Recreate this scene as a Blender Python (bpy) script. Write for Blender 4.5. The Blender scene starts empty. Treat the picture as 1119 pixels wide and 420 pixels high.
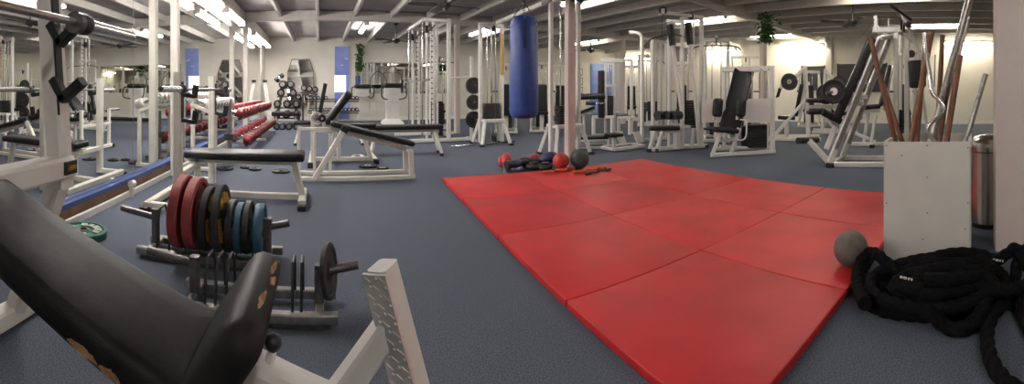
import bpy, math, random
from mathutils import Vector, Matrix
random.seed(7)
PI = math.pi
sc = bpy.context.scene
C = sc.collection

# ------------------------------------------------------------------ camera
CAM_H, FPX, HORIZON, AIM = 1.045, 441.0, 99.0, 0.4772
cam_d = bpy.data.cameras.new('camera'); cam = bpy.data.objects.new('camera', cam_d); C.objects.link(cam)
cam.location = (0, 0, CAM_H); cam.rotation_euler = (PI/2, 0, -AIM)
cam_d.type = 'PANO'; cam_d.panorama_type = 'CENTRAL_CYLINDRICAL'
cam_d.central_cylindrical_range_u_min = -559.5/FPX; cam_d.central_cylindrical_range_u_max = 559.5/FPX
cam_d.central_cylindrical_range_v_min = -(420-HORIZON)/FPX; cam_d.central_cylindrical_range_v_max = HORIZON/FPX
cam_d.central_cylindrical_radius = 1.0
cam_d.clip_start = 0.02; cam_d.clip_end = 100
sc.camera = cam

# ------------------------------------------------------------------ world, exposure
world = bpy.data.worlds.new('world'); sc.world = world; world.use_nodes = True
world.node_tree.nodes['Background'].inputs[0].default_value = (.75, .82, .95, 1)
world.node_tree.nodes['Background'].inputs[1].default_value = .6
sc.view_settings.view_transform = 'Standard'; sc.view_settings.look = 'None'
sc.view_settings.gamma = 1.0; sc.view_settings.use_curve_mapping = False
sc.view_settings.exposure = 0.0
TUBE = 62.0          # brightness of every fluorescent tube

# ------------------------------------------------------------------ survey helpers: bearing and distance to a place in the room
def az(px): return (px-559.5)/FPX + AIM
def pt(px, py, r):
    a = az(px); return Vector((r*math.sin(a), r*math.cos(a), CAM_H-(py-HORIZON)*r/FPX))
def gp(px, py, z=0.0): return pt(px, py, (CAM_H-z)*FPX/(py-HORIZON))
def py_(px, py, y): return pt(px, py, y/math.cos(az(px)))
def px_(px, py, x): return pt(px, py, x/math.sin(az(px)))
V = lambda *a: Vector(a)

# ------------------------------------------------------------------ materials
MATS = {}
def mat(name, col, rough=.5, metal=0.0, noise=0.0, nscale=20.0, bump=0.0, bscale=60.0, emit=0.0, coat=0.0, col2=None, spec=.5, ntype='noise', detail=4):
    m = bpy.data.materials.new(name); m.use_nodes = True; MATS[name] = m
    nt = m.node_tree; b = nt.nodes['Principled BSDF']
    b.inputs['Base Color'].default_value = (*col, 1); b.inputs['Roughness'].default_value = rough
    b.inputs['Metallic'].default_value = metal; b.inputs['Specular IOR Level'].default_value = spec
    if coat: b.inputs['Coat Weight'].default_value = coat
    if emit:
        b.inputs['Emission Color'].default_value = (*col, 1); b.inputs['Emission Strength'].default_value = emit
    if noise or bump:
        tc = nt.nodes.new('ShaderNodeTexCoord')
    if noise:
        n = nt.nodes.new('ShaderNodeTexNoise'); n.inputs['Scale'].default_value = nscale; n.inputs['Detail'].default_value = detail
        nt.links.new(tc.outputs['Object'], n.inputs['Vector'])
        r = nt.nodes.new('ShaderNodeValToRGB')
        c2 = col2 or tuple(max(0, c*(1-noise)) for c in col)
        c1 = tuple(min(1, c*(1+noise*.5)) for c in col) if not col2 else col
        r.color_ramp.elements[0].position = .35; r.color_ramp.elements[1].position = .65
        r.color_ramp.elements[0].color = (*c2, 1); r.color_ramp.elements[1].color = (*c1, 1)
        nt.links.new(n.outputs['Fac'], r.inputs['Fac']); nt.links.new(r.outputs['Color'], b.inputs['Base Color'])
    if bump:
        n2 = nt.nodes.new('ShaderNodeTexNoise'); n2.inputs['Scale'].default_value = bscale; n2.inputs['Detail'].default_value = 5
        nt.links.new(tc.outputs['Object'], n2.inputs['Vector'])
        bp = nt.nodes.new('ShaderNodeBump'); bp.inputs['Strength'].default_value = bump; bp.inputs['Distance'].default_value = .01
        nt.links.new(n2.outputs['Fac'], bp.inputs['Height']); nt.links.new(bp.outputs['Normal'], b.inputs['Normal'])
    return m
mat('carpet', (.15,.172,.215), .95, noise=.5, nscale=170, bump=.5, bscale=420, col2=(.052,.062,.082), spec=.1)
mat('wall', (.70,.67,.60), .8, noise=.06, nscale=1.5, bump=.1, bscale=80)
mat('plaster', (.66,.575,.53), .85, noise=.05, nscale=3, bump=.25, bscale=120)
mat('deck', (.40,.375,.36), .8, noise=.12, nscale=2, bump=.1)
mat('joist', (.60,.57,.53), .7, noise=.08, nscale=6)
mat('white', (.78,.76,.72), .38, noise=.07, nscale=9, coat=.15)
mat('cream', (.76,.735,.66), .4, noise=.07, nscale=9, coat=.1)
mat('white_board', (.72,.70,.64), .55, noise=.05, nscale=5)
mat('vinyl', (.014,.014,.016), .42, noise=.5, nscale=30, bump=.08, bscale=300, spec=.35)
mat('worn_vinyl', (.016,.0165,.0165), .52, noise=.55, nscale=14, bump=.10, bscale=300, col2=(.008,.008,.009), spec=.16)
mat('foam', (.36,.20,.10), .9, noise=.4, nscale=40, bump=.3)
mat('black', (.013,.013,.014), .55, noise=.3, nscale=25)
mat('rubber', (.02,.02,.021), .75, noise=.3, nscale=40, bump=.2, bscale=200)
mat('iron', (.035,.033,.032), .5, .3, noise=.4, nscale=30, bump=.2, bscale=120)
mat('chrome', (.62,.61,.60), .2, 1.0)
mat('steel', (.42,.41,.39), .36, 1.0, noise=.25, nscale=30)
mat('dull_steel', (.16,.15,.145), .45, .8, noise=.3, nscale=25)
mat('silver', (.74,.73,.70), .32, .6)
mat('red_rubber', (.26,.035,.035), .6, noise=.25, nscale=25, bump=.1)
mat('red_dumbbell', (.22,.014,.018), .35, noise=.3, nscale=25)
mat('yellow', (.55,.34,.03), .6, noise=.3, nscale=60)
mat('blue_rubber', (.028,.10,.16), .55, noise=.25, nscale=25)
mat('green_rubber', (.03,.12,.085), .6, noise=.25, nscale=25)
mat('pale_green', (.33,.40,.33), .6, noise=.25, nscale=60)
mat('grey_rubber', (.10,.10,.095), .6, noise=.25, nscale=25)
mat('bag_blue', (.022,.06,.27), .42, noise=.2, nscale=12, bump=.12, bscale=40)
mat('navy', (.014,.02,.075), .5, noise=.3, nscale=30)
mat('glove_red', (.42,.03,.04), .4, noise=.2, nscale=30)
mat('orange', (.62,.09,.03), .55, noise=.25, nscale=40)
mat('ball_red', (.48,.045,.035), .55, noise=.2, nscale=20, bump=.1)
mat('ball_dark', (.035,.05,.05), .6, noise=.25, nscale=20, bump=.15)
mat('ball_grey', (.12,.105,.09), .7, noise=.35, nscale=12, bump=.25, bscale=70)
mat('wood', (.22,.085,.04), .45, noise=.35, nscale=12, col2=(.13,.048,.022))
mat('brown_board', (.23,.12,.05), .5, noise=.35, nscale=8, col2=(.14,.07,.03))
mat('blue_strip', (.05,.085,.24), .5)
mat('mirror', (.86,.88,.86), .012, 1.0)
mat('mirror_edge', (.55,.60,.58), .2, .5)
mat('door_blue', (.20,.26,.62), .3, noise=.1, nscale=5)
mat('paint_blue', (.18,.32,.62), .45, noise=.1, nscale=5)
mat('daylight', (.93,.97,1.0), .3, emit=2.2)
mat('rope', (.007,.007,.0075), .95, noise=.4, nscale=60, bump=.6, bscale=140, spec=.08)
mat('bin_steel', (.50,.49,.47), .25, 1.0)
mat('rope_sleeve', (.008,.008,.008), .7, spec=.2)
mat('leaf', (.05,.13,.035), .55, noise=.4, nscale=20)
mat('stem', (.10,.08,.04), .8)
mat('fan_dark', (.028,.026,.026), .4)
mat('tube_white', (1.0,.95,.90), .3, emit=TUBE)
mat('tube_warm', (1.0,.90,.72), .3, emit=TUBE)
mat('tube_strong', (1.0,.93,.90), .3, emit=TUBE*1.8)
mat('tan', (.45,.32,.14), .6)
mat('dark_board', (.018,.018,.024), .35)
mat('paper', (.78,.74,.68), .7)
mat('maroon', (.16,.05,.045), .6)
for i, c in enumerate([(.53,.026,.028), (.58,.032,.033), (.50,.022,.026), (.55,.038,.038)]):
    mat('mat_red_%d' % i, c, .5, noise=.14, nscale=3.5, bump=.12, bscale=350, spec=.3)
M = MATS

ORD = ['nearest','second','third','fourth','fifth','sixth','seventh','eighth','ninth','tenth','eleventh','twelfth','thirteenth','fourteenth','fifteenth','sixteenth','seventeenth']
# ------------------------------------------------------------------ mesh helpers
def frame_of(d, up=None):
    d = d.normalized(); up = up or (V(0,0,1) if abs(d.z) < .95 else V(0,1,0))
    x = up.cross(d)
    if x.length < 1e-6: x = V(1,0,0).cross(d)
    x.normalize(); return x, d.cross(x), d
class MB:
    def __init__(s): s.v = []; s.f = []
    def add(s, vs, fs):
        o = len(s.v); s.v += [Vector(q) for q in vs]; s.f += [tuple(i+o for i in f) for f in fs]; return s
    def rings(s, rs, close=True, cap=True):
        n = len(rs[0]); vs = [q for r in rs for q in r]; fs = []
        for k in range(len(rs)-1):
            for i in range(n):
                j = (i+1) % n; fs.append((k*n+i, k*n+j, (k+1)*n+j, (k+1)*n+i))
        if cap:
            fs.append(tuple(range(n-1, -1, -1))); fs.append(tuple(range((len(rs)-1)*n, len(rs)*n)))
        return s.add(vs, fs)
    def box(s, c, size, rz=0, ax=None):
        c = Vector(c); h = [q/2 for q in size]
        if ax is None: ax = (V(math.cos(rz), math.sin(rz), 0), V(-math.sin(rz), math.cos(rz), 0), V(0,0,1))
        vs = [c+ax[0]*h[0]*i+ax[1]*h[1]*j+ax[2]*h[2]*k for k in (-1,1) for (i,j) in ((-1,-1),(1,-1),(1,1),(-1,1))]
        return s.add(vs, [(3,2,1,0),(4,5,6,7),(0,1,5,4),(1,2,6,5),(2,3,7,6),(3,0,4,7)])
    def beam(s, a, b, w, h=None, up=None, ch=.14):      # chamfered rectangular tube
        a, b = Vector(a), Vector(b); h = h or w; x, y, d = frame_of(b-a, up); c = ch*min(w, h)
        o = [(w/2-c,-h/2),(w/2,-h/2+c),(w/2,h/2-c),(w/2-c,h/2),(-w/2+c,h/2),(-w/2,h/2-c),(-w/2,-h/2+c),(-w/2+c,-h/2)]
        return s.rings([[q+x*i+y*j for i, j in o] for q in (a, b)])
    def tube(s, pts, r, n=10, closed=False):
        pts = [Vector(q) for q in pts]; m = len(pts); rs = []; px = None
        for i in range(m):
            d = (pts[(i+1) % m]-pts[i-1]) if (closed or 0 < i < m-1) else (pts[1]-pts[0] if i == 0 else pts[-1]-pts[-2])
            if px is None: x, y, d = frame_of(d)
            else:
                d = d.normalized(); x = px-d*px.dot(d)
                x = x.normalized() if x.length > 1e-6 else frame_of(d)[0]
                y = d.cross(x)
            px = x; rr = r[i] if isinstance(r, (list, tuple)) else r
            rs.append([pts[i]+(x*math.cos(t)+y*math.sin(t))*rr for t in [2*PI*k/n for k in range(n)]])
        if closed: rs.append(rs[0]); return s.rings(rs, cap=False)
        return s.rings(rs)
    def cyl(s, a, b, r, n=14, r2=None): return s.tube([a, b], [r, r if r2 is None else r2], n)
    def lathe(s, prof, a, d, n=24):                      # profile of (radius, distance along d)
        a = Vector(a); x, y, d = frame_of(Vector(d))
        return s.rings([[a+d*z+(x*math.cos(t)+y*math.sin(t))*max(r, 1e-4) for t in [2*PI*k/n for k in range(n)]] for r, z in prof])
    def ball(s, c, r, n=20, m=12, sq=(1,1,1)):
        c = Vector(c); rs = []
        for k in range(m+1):
            t = PI*k/m; rr = max(math.sin(t), 1e-3)
            rs.append([c+V(rr*math.cos(u)*r*sq[0], rr*math.sin(u)*r*sq[1], -math.cos(t)*r*sq[2]) for u in [2*PI*i/n for i in range(n)]])
        return s.rings(rs)
    def pad(s, c, size, ax=None, rc=.04, re=.02, k=4, dome=0.0):   # upholstered pad: rounded corners and edges
        c = Vector(c); lx, ly, lz = size
        if ax is None: ax = (V(1,0,0), V(0,1,0), V(0,0,1))
        rc = min(rc, lx/2-1e-4, ly/2-1e-4); re = min(re, lz/2)
        def outline(ins):
            o = []; r = max(rc-ins, .002)
            for q, (sx, sy) in enumerate(((1,1),(-1,1),(-1,-1),(1,-1))):
                cx, cy = sx*(lx/2-ins-r), sy*(ly/2-ins-r)
                for i in range(k+1):
                    t = PI/2*q+PI/2*i/k; o.append((cx+r*math.cos(t), cy+r*math.sin(t)))
            return o
        lev = []
        for i in range(4):
            t = PI/2*i/3; lev.append((re*(1-math.sin(t)), -lz/2+re*(1-math.cos(t))))
        for i in range(4):
            t = PI/2*i/3; lev.append((re*(1-math.cos(t)), lz/2-re*(1-math.sin(t))))
        if dome: lev.append((min(lx, ly)*.28, lz/2+dome))
        return s.rings([[c+ax[0]*i+ax[1]*j+ax[2]*z for i, j in outline(ins)] for ins, z in lev])
    def prism(s, poly, a, n, th):                       # polygon of world points, extruded
        n = Vector(n).normalized()*th; poly = [Vector(q) for q in poly]; m = len(poly)
        return s.rings([poly, [q+n for q in poly]])
    def build(s, name, material, parent=None, smooth=True, angle=40):
        me = bpy.data.meshes.new(name)
        off = Vector((0,0,0))
        if parent is not None:
            p = parent
            while p is not None: off += Vector(p.location); p = p.parent
        me.from_pydata([tuple(q-off) for q in s.v], [], s.f)
        me.materials.append(M[material] if isinstance(material, str) else material)
        if smooth:
            me.polygons.foreach_set('use_smooth', [True]*len(me.polygons))
            me.set_sharp_from_angle(angle=math.radians(angle))
        me.update()
        import bmesh
        bm = bmesh.new(); bm.from_mesh(me); bmesh.ops.recalc_face_normals(bm, faces=bm.faces); bm.to_mesh(me); bm.free()
        o = bpy.data.objects.new(name, me); C.objects.link(o)
        if parent is not None: o.parent = parent
        return o
def tag(o, label, cat, group=None, kind=None):
    if label: o['label'] = label
    if cat: o['category'] = cat
    if group: o['group'] = group
    if kind: o['kind'] = kind
    return o
def thing(name, label, cat, loc=(0,0,0), group=None):
    o = bpy.data.objects.new(name, None); C.objects.link(o); o.location = loc; o.empty_display_size = .1
    return tag(o, label, cat, group)
def struct(name, mb, material, parent=None, label=None):
    o = mb.build(name, material, parent)
    if parent is None: o['kind'] = 'structure'
    if label: o['label'] = label
    return o
def clone(root, loc, rz=0, label=None, group=None, rot=None):
    r = root.copy(); C.objects.link(r); r.location = loc; r.rotation_euler = rot or (0, 0, rz)
    if label: r['label'] = label
    if group: r['group'] = group
    for ch in list(root.children):
        c = ch.copy(); C.objects.link(c); c.parent = r
        for g in list(ch.children):
            d = g.copy(); C.objects.link(d); d.parent = c
    return r
def bar(T, name, a, b, w=.06, m='white', h=None, up=None): return MB().beam(a, b, w, h, up).build(name, m, T)
def rod(T, name, pts, r, m='chrome', n=10): return MB().tube(pts, r, n).build(name, m, T)
def foot(T, p, s=.075, m='black', h=.05): return MB().pad((p[0], p[1], h/2), (s, s, h), rc=.012, re=.008, k=2).build('rubber_foot', m, T)
def axes_from(d, up):
    d = Vector(d).normalized(); u = Vector(up); u = (u-d*u.dot(d)).normalized(); return d, u.cross(d), u
def cushion(T, name, a, b, width, th, up, m='vinyl', rc=.04, re=.02, dome=.004):   # pad running from a to b, upper face towards up
    a, b = Vector(a), Vector(b); ax = axes_from(b-a, up)
    return MB().pad((a+b)/2, ((b-a).length, width, th), ax, rc, re, dome=dome).build(name, m, T)
def stack(T, c, w, d, h, n=12, rz=0, name='weight_stack', m='rubber'):             # slotted iron plates on two rods
    s = MB(); g = h/n
    for i in range(n): s.box((c[0], c[1], c[2]+g*(i+.5)), (w, d, g*.82), rz)
    return s.build(name, m, T, smooth=False)
def pulley(T, c, d, r=.05, name='pulley'):
    return MB().lathe([(r*.3,-.016),(r,-.016),(r,-.011),(r*.82,0),(r,.011),(r,.016),(r*.3,.016)], c, d, 18).build(name, 'black', T)
def arc(c, r, a0, a1, ux, uy, n=8):
    c = Vector(c); return [c+Vector(ux)*r*math.cos(a0+(a1-a0)*i/n)+Vector(uy)*r*math.sin(a0+(a1-a0)*i/n) for i in range(n+1)]
def spline(P, n=6, closed=False):
    P = [Vector(p) for p in P]; m = len(P); o = []
    for i in range(m if closed else m-1):
        p0, p1, p2, p3 = (P[(i-1) % m], P[i], P[(i+1) % m], P[(i+2) % m]) if closed else (P[max(i-1,0)], P[i], P[i+1], P[min(i+2,m-1)])
        for k in range(n):
            t = k/n; o.append(.5*((2*p1)+(p2-p0)*t+(2*p0-5*p1+4*p2-p3)*t*t+(3*p1-p0-3*p2+p3)*t**3))
    if not closed: o.append(P[-1])
    return o

# ================================================================== THE SETTING
XL, XR, YB, YF, ZC = -1.9, 12.6, 14.0, -4.0, 2.9
struct('floor', MB().box(((XL+XR)/2, (YB+YF)/2, -.05), (XR-XL+.4, YB-YF+.4, .1)), 'carpet', label='blue-grey speckled gym carpet')
wl = struct('wall_left', MB().box((XL-.1, (YB+YF)/2, ZC/2), (.2, YB-YF+.4, ZC)), 'wall')
wb = struct('wall_back', MB().box(((XL+XR)/2, YB+.1, ZC/2), (XR-XL, .2, ZC)), 'wall')
wr = struct('wall_right', MB().box((XR+.1, (YB+YF)/2, ZC/2), (.2, YB-YF+.4, ZC)), 'wall')
struct('wall_front', MB().box(((XL+XR)/2, YF-.1, ZC/2), (XR-XL, .2, ZC)), 'wall')
ceil = struct('ceiling', MB().box(((XL+XR)/2, (YB+YF)/2, ZC+.05), (XR-XL+.4, YB-YF+.4, .1)), 'deck', label='low boarded ceiling')
JX = [-.04+.86*k for k in range(-2, 15)]
jm = None
for x in JX:
    if jm is None: o = MB().beam((x, YF, 2.82), (x, YB, 2.82), .07, .16).build('joist', 'joist', ceil); jm = o; jx0 = x
    else: o = jm.copy(); C.objects.link(o); o.location.x = x-jx0
for y in (-.3, 4.42, 9.3):
    MB().beam((XL, y, 2.77), (XR, y, 2.77), .12, .24).build('cross_beam', 'joist', ceil)
MB().beam((XL+.1, YF, 2.7), (XL+.1, YB, 2.7), .2, .3).build('wall_plate', 'joist', ceil)
for i, (x, y, w) in enumerate(((-1.74,4.66,.10), (-1.72,9.3,.11), (3.16,4.42,.118), (3.3,9.3,.13), (8.66,4.42,.15), (8.68,9.3,.15))):
    struct('trim_%d' % (i+1), MB().beam((x, y, 0), (x, y, 2.66), w), 'cream' if i < 2 else 'plaster', label='floor to ceiling post under a cross beam')
struct('trim_7', MB().beam((XR-.05, 4.0, 0), (XR-.05, 4.0, 2.9), .1, .22), 'wall', label='shallow pilaster on the far wall')
struct('wall_partition', MB().beam((2.68, -.275, 0), (2.68, -1.9, 0), .16, 5.8, ch=.02), 'plaster', label='pinkish plastered wall end beside the steel bin')
# low board under the mirrors
bb = struct('baseboard_left', MB().box((XL+.045, 4.9, .08), (.05, 17.8, .10)), 'brown_board', label='brown board under the mirrors with a blue strip and white rail')
MB().box((XL+.05, 4.9, .15), (.06, 17.8, .04)).build('blue_strip', 'blue_strip', bb)
MB().beam((XL+.10, -4, .03), (XL+.10, 13.9, .03), .03, .06).build('white_rail', 'white', bb)
h = gp(133, 214); T = thing('bracket', 'small white wall bracket hooked over the rail under the mirror', 'bracket', (XL+.12, h.y, 0))
MB().beam((XL+.125, h.y, .0), (XL+.125, h.y, .13), .035, .05).build('stem', 'white', T)
MB().lathe([(.012,-.03),(.035,-.03),(.035,.03),(.012,.03)], (XL+.13, h.y, .13), (0,1,0), 14).build('hook', 'white', T)
for x0, x1, y, nm in ((XL, XR, YB-.012, 'baseboard_back'),):
    struct(nm, MB().box(((x0+x1)/2, y, .06), (x1-x0, .024, .12)), 'white')
struct('baseboard_right', MB().box((XR-.012, (YB+YF)/2, .06), (.024, YB-YF, .12)), 'white')
# mirrors along the left wall
for i, (y0, y1, lb) in enumerate(((-2.35,.70,'mirror panel beside the incline press station at the near end of the row'), (.70,3.79,'wall mirror panel behind the incline press station'),
        (3.79,6.86,'wall mirror panel behind the flat press station'), (6.86,9.93,'wall mirror panel behind the red dumbbell rack'), (9.93,12.8,'last wall mirror panel, nearest the far corner'))):
    T = thing('wall_mirror', lb, 'mirror', (XL, (y0+y1)/2, .17), 'mirror panels along one wall')
    MB().box((XL+.006, (y0+y1)/2, 1.295), (.012, y1-y0-.006, 2.25)).build('backing', 'mirror_edge', T)
    MB().box((XL+.013, (y0+y1)/2, 1.295), (.004, y1-y0-.008, 2.244)).build('glass', 'mirror', T)
# mirror on the back wall
T = thing('wall_mirror', 'long low mirror on the back wall behind the two upright machines', 'mirror', (2.9, YB, .95))
MB().box((2.95, YB-.008, 1.49), (3.42, .016, 1.08)).build('backing', 'mirror_edge', T)
MB().box((2.95, YB-.018, 1.49), (3.40, .004, 1.06)).build('glass', 'mirror', T)
T = thing('standing_mirror', 'tall cut-cornered mirror leaning on the back wall by the dumbbell tower', 'mirror', (-.65, 13.9, 0))
def mpoly(y, s):
    return [V(-.65+x*s, y-.16+.17*(z*s+.79)/1.6, 1.32+z*s) for x, z in ((-.44,-.75),(.44,-.75),(.44,.35),(.30,.78),(-.30,.78),(-.44,.35))]
MB().prism(mpoly(13.945, 1.05), 0, (0,1,0), .03).build('frame', 'brown_board', T)
MB().prism(mpoly(13.936, 1.0), 0, (0,1,0), .008).build('glass', 'mirror', T)
# narrow glazed door in the back wall
d = struct('door_1', MB().box((.78, YB-.02, 1.3), (.56, .04, 2.6)), 'wall', label='narrow blue door with a bright window')
MB().box((.78, YB-.045, 2.07), (.50, .02, 1.0)).build('upper_panel', 'door_blue', d)
MB().box((.72, YB-.045, 1.28), (.38, .02, .56)).build('pane', 'daylight', d)
MB().box((.97, YB-.045, 1.28), (.10, .02, .56)).build('side_strip', 'door_blue', d)
MB().box((.78, YB-.045, .52), (.50, .02, .92)).build('lower_panel', 'door_blue', d)
mk = MB()
mk.prism([V(.86,YB-.06,2.16), V(.98,YB-.06,2.10), V(1.0,YB-.06,2.17), V(.95,YB-.06,2.14), V(.92,YB-.06,2.2)], 0, (0,1,0), .004)
mk.prism([V(.72,YB-.06,1.93), V(.80,YB-.06,1.90), V(.82,YB-.06,1.94)], 0, (0,1,0), .004)
mk.build('painted_reflection', 'paper', d)  # pale shapes paint a light's reflection onto the blue upper panel
# blue double door in the far corner
d = struct('door_2', MB().box((11.85, YB-.02, 1.12), (1.46, .04, 2.24)), 'paint_blue', label='light blue double door in the far corner')
for i in (0, 1):
    q = MB().box((11.50+.7*i, YB-.05, 1.1), (.64, .03, 2.1)).build('door_leaf', 'paint_blue', d)
    for k in range(3):
        MB().box((11.50+.7*i, YB-.07, .5+.62*k), (.5, .012, .5)).build('panel', 'door_blue', q)
# lamps
def lamp(x, y, z, ln, label, warm=False, arm=0, tm=None, group='fluorescent ceiling lamps'):
    T = thing('fluorescent_lamp', label, 'lamp', (x, y, z), group)
    if arm:
        for s in (-.5, .5): MB().beam((x, y+s, z+.015), (x+arm, y+s, z+.015), .03).build('arm', 'white', T)
    tz = z-.05
    MB().beam((x, y-ln/2, z), (x, y+ln/2, z), .13, .06, ch=.25).build('housing', 'white', T)
    for s in (-.035, .035):
        MB().cyl((x+s, y-ln/2+.03, tz-.012), (x+s, y+ln/2-.03, tz-.012), .02, 6).build('tube', tm or ('tube_warm' if warm else 'tube_white'), T)
    for s in (-1, 1): MB().box((x, y+s*(ln/2-.015), tz-.012), (.13, .03, .06)).build('end_cap', 'white', T)
for y, w in ((3.3,'above the incline press station'), (5.75,'between the two posts at the mirror'), (7.6,'above the red dumbbell rack'), (10.6,'past the second post'), (12.1,'nearest the far corner')):
    lamp(XL+.28, y, 2.50, 1.5, 'fluorescent lamp along the top of the mirrors, '+w, arm=-.28, tm='tube_strong', group='fluorescent lamps over the mirrors')
LMP = ((1.25,11.4,'in the ceiling bay before the blue door',0), (4.69,11.2,'in the ceiling beyond the cable tower',0), (4.69,6.1,'in the ceiling past the punching bag',0),
       (8.99,11.6,'in the ceiling by the far fan',1), (8.13,5.9,'in the ceiling above the pulldown machine',1), (11.57,5.6,'in the ceiling past the ivy column',1),
       (7.27,1.3,'in the ceiling beside the fan over the leg press',1), (10.7,.5,'in the ceiling beyond the bundle of bars',1),
       (.39,-1.4,'in the ceiling behind the viewer beside the mirrors',0), (4.69,1.6,'in the ceiling over the far side of the red mats',0), (1.25,6.1,'in the ceiling over the incline and decline benches',0))
for x, y, w, wm in LMP: lamp(x, y, 2.86, 1.5, 'twin-tube fluorescent lamp '+w, wm)
for y, w in ((12.6,'closest to the blue double door'), (8.2,'behind the chest press'), (4.9,'beside the pilaster'), (-.4,'beside the plastered wall end')):
    lamp(XR-.2, y, 2.55, 1.6, 'fluorescent lamp high on the far wall '+w, True, arm=.2, group='fluorescent lamps on the far wall')

# ================================================================== RED MATS
MK = (CAM_H-.04)/CAM_H
mo, mu, mv = V(1.451,4.631,0)*MK, V(-.1,-.995,0)*MK, V(.9955,-.0995,0)*MK
rows = ('back row by the balls', 'second row from the balls', 'third row from the balls', 'front row by the rope')
cols = ('bag side', 'middle', 'machine side')
k = 0
for i in range(4):
    for j in range(3):
        c = mo+mu*(i+.5)+mv*(j+.5)
        ax = (mv.normalized(), -mu.normalized(), V(0,0,1))
        o = MB().pad(c+V(0,0,.02), (mv.length-.004, mu.length-.004, .04-random.uniform(0,.002)), ax, rc=.012, re=.006, k=2).build('exercise_mat', 'mat_red_%d' % ((i*2+j*3+(i*j) % 3) % 4), angle=20)
        tag(o, 'square red vinyl exercise mat, %s, %s' % (rows[i], cols[j]), 'mat', 'red exercise mats'); k += 1

# ================================================================== INCLINE PRESS STATION (beside the camera)
T = thing('incline_bench', 'white framed incline press bench with worn black pads in the near corner', 'bench', (-.6, .8, 0))
YC = .80
n20 = V(-.345, 0, .939); slope = V(-.939, 0, .345)
ca = V(-.235, YC, .475)
bp = cushion(T, 'back_pad', ca-slope*.02-n20*0, ca+slope*1.05, .29, .075, V(.345,0,.939), 'worn_vinyl', rc=.03, re=.028, dome=.006)
def tear(parent, c, d, up, ln, wd):
    d, s, u = axes_from(d, up); o = []
    n = 11
    for i in range(n):
        t = i/(n-1); o.append(Vector(c)+d*(t-.5)*ln+s*wd*(.25+.75*math.sin(PI*t))*random.uniform(.5,1)*.5)
    for i in range(n-2, 0, -1):
        t = i/(n-1); o.append(Vector(c)+d*(t-.5)*ln-s*wd*(.25+.75*math.sin(PI*t))*random.uniform(.5,1)*.5)
    return MB().prism([q-u*.002 for q in o], 0, u, .004).build('torn_patch', 'foam', parent, smooth=False)
for t, l in ((.15,.05), (.215,.075), (.10,.03)):
    tear(bp, ca+slope*t+V(0,-.1455,-.012), slope, (0,-1,-.1), l, .022)
# upright seat pad at the low end
sd = V(.53, 0, .848); sa = V(-.225, YC-.005, .475)
sp = cushion(T, 'seat_pad', sa-sd*.02, sa+sd*.22, .36, .075, V(-.848,0,.53), 'worn_vinyl', rc=.05, re=.034, dome=.004)
for y, o, l in ((.085,.010,.07), (.03,.016,.035), (-.06,.004,.07)):
    tear(sp, sa+sd*.2195+V(.848,0,-.53)*o+V(0,y,0), (.08,1,0), sd+V(.848,0,-.53)*.25, l, .016)
MB().box((-.235, YC, .415), (.2, .10, .04), ax=axes_from((1,0,-.2),(0,0,1))).build('seat_bracket', 'white', T)
b1 = bar(T, 'main_beam', ca+slope*.03-V(-.02,0,.075), ca+slope*.80-V(-.02,0,.075), .06)
bar(T, 'front_beam', (-.215,YC+.07,.455), (.22,YC+.07,.265), .085)
kb = MB().cyl((-.115,YC+.07,.43), (-.103,YC+.075,.475), .013, 12, r2=.010).build('pin_post', 'white', T)
MB().ball((-.101,YC+.076,.494), .0195, 18, 12).build('knob', 'black', kb)
# foot post with tread plate
pa, pb = V(.135,YC+.06,.668), V(.30,YC+.03,.03)
bar(T, 'foot_brace', (.155,YC+.06,.545), (-.12,YC+.06,.18), .055)
pd = (pb-pa).normalized(); pn = V(-.70,-.71,0); pn = (pn-pd*pn.dot(pd)).normalized(); pw = pd.cross(pn).normalized()   # plate faces the bench, turned a little to the camera
fp = MB().beam(pa, pb, .058, .050, up=pw).build('foot_post', 'white', T)
tp = MB().box((pa+pb)/2+pn*.033, (.008,.062,(pb-pa).length*.99), ax=(pn, pw, pd)).build('tread_plate', 'silver', fp)
tm = MB()
for i in range(34):
    for j in range(3):
        c = pa+pd*(.014+i*.019)+pn*.0375+pw*(-.02+j*.02)
        u = (pw*.8+pd*.6) if (i+j) % 2 else (pw*.8-pd*.6)
        tm.box(c, (.0035,.005,.018), ax=(pn, pn.cross(u).normalized(), u.normalized()))
o = tm.build('tread_pattern', 'silver', fp, smooth=False); o['kind'] = 'stuff'
bar(T, 'floor_rail', (.29,YC+.06,.03), (-1.22,YC+.06,.03), .06)
bar(T, 'post_foot', (.285,YC-.22,.03), (.285,YC+.30,.03), .06)
bar(T, 'rear_foot', (-1.255,YC-.64,.045), (-1.255,YC+.66,.045), .085)
for y in (YC-.66, YC+.68): foot(T, (-1.255, y, 0), .09)
for y, nm in ((1.285,'far'), (.315,'near')):
    u = bar(T, 'upright', (-.955,y,.66), (-1.03,y-.02*(1 if y > 1 else -1),1.72), .082)
    bar(T, 'strut', (-.955,y,.72), (-1.25,y+(.05 if y > 1 else -.05),.06), .078)
    pl = MB().beam((-.945,y-.02,.95), (-.985,y-.03,1.6), .02, .045).build('hook_strip', 'black', u)
    for z in (1.04, 1.255, 1.52):
        x = -.955-.075*(z-.66)/1.06
        hk = MB()
        hk.beam((x+.02,y-.04,z+.05), (x+.075,y-.04,z-.03), .045, .034)
        hk.beam((x+.06,y-.04,z-.03), (x+.155,y-.04,z+.04), .045, .036)
        hk.build('bar_hook', 'black', u)
bar(T, 'cross_beam', (-.955,.27,.745), (-.955,1.31,.745), .10, h=.085)
lb = MB().box((-.90,1.27,.748), (.012,.075,.05)).build('maker_plate', 'black', T)
sq = MB()
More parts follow.
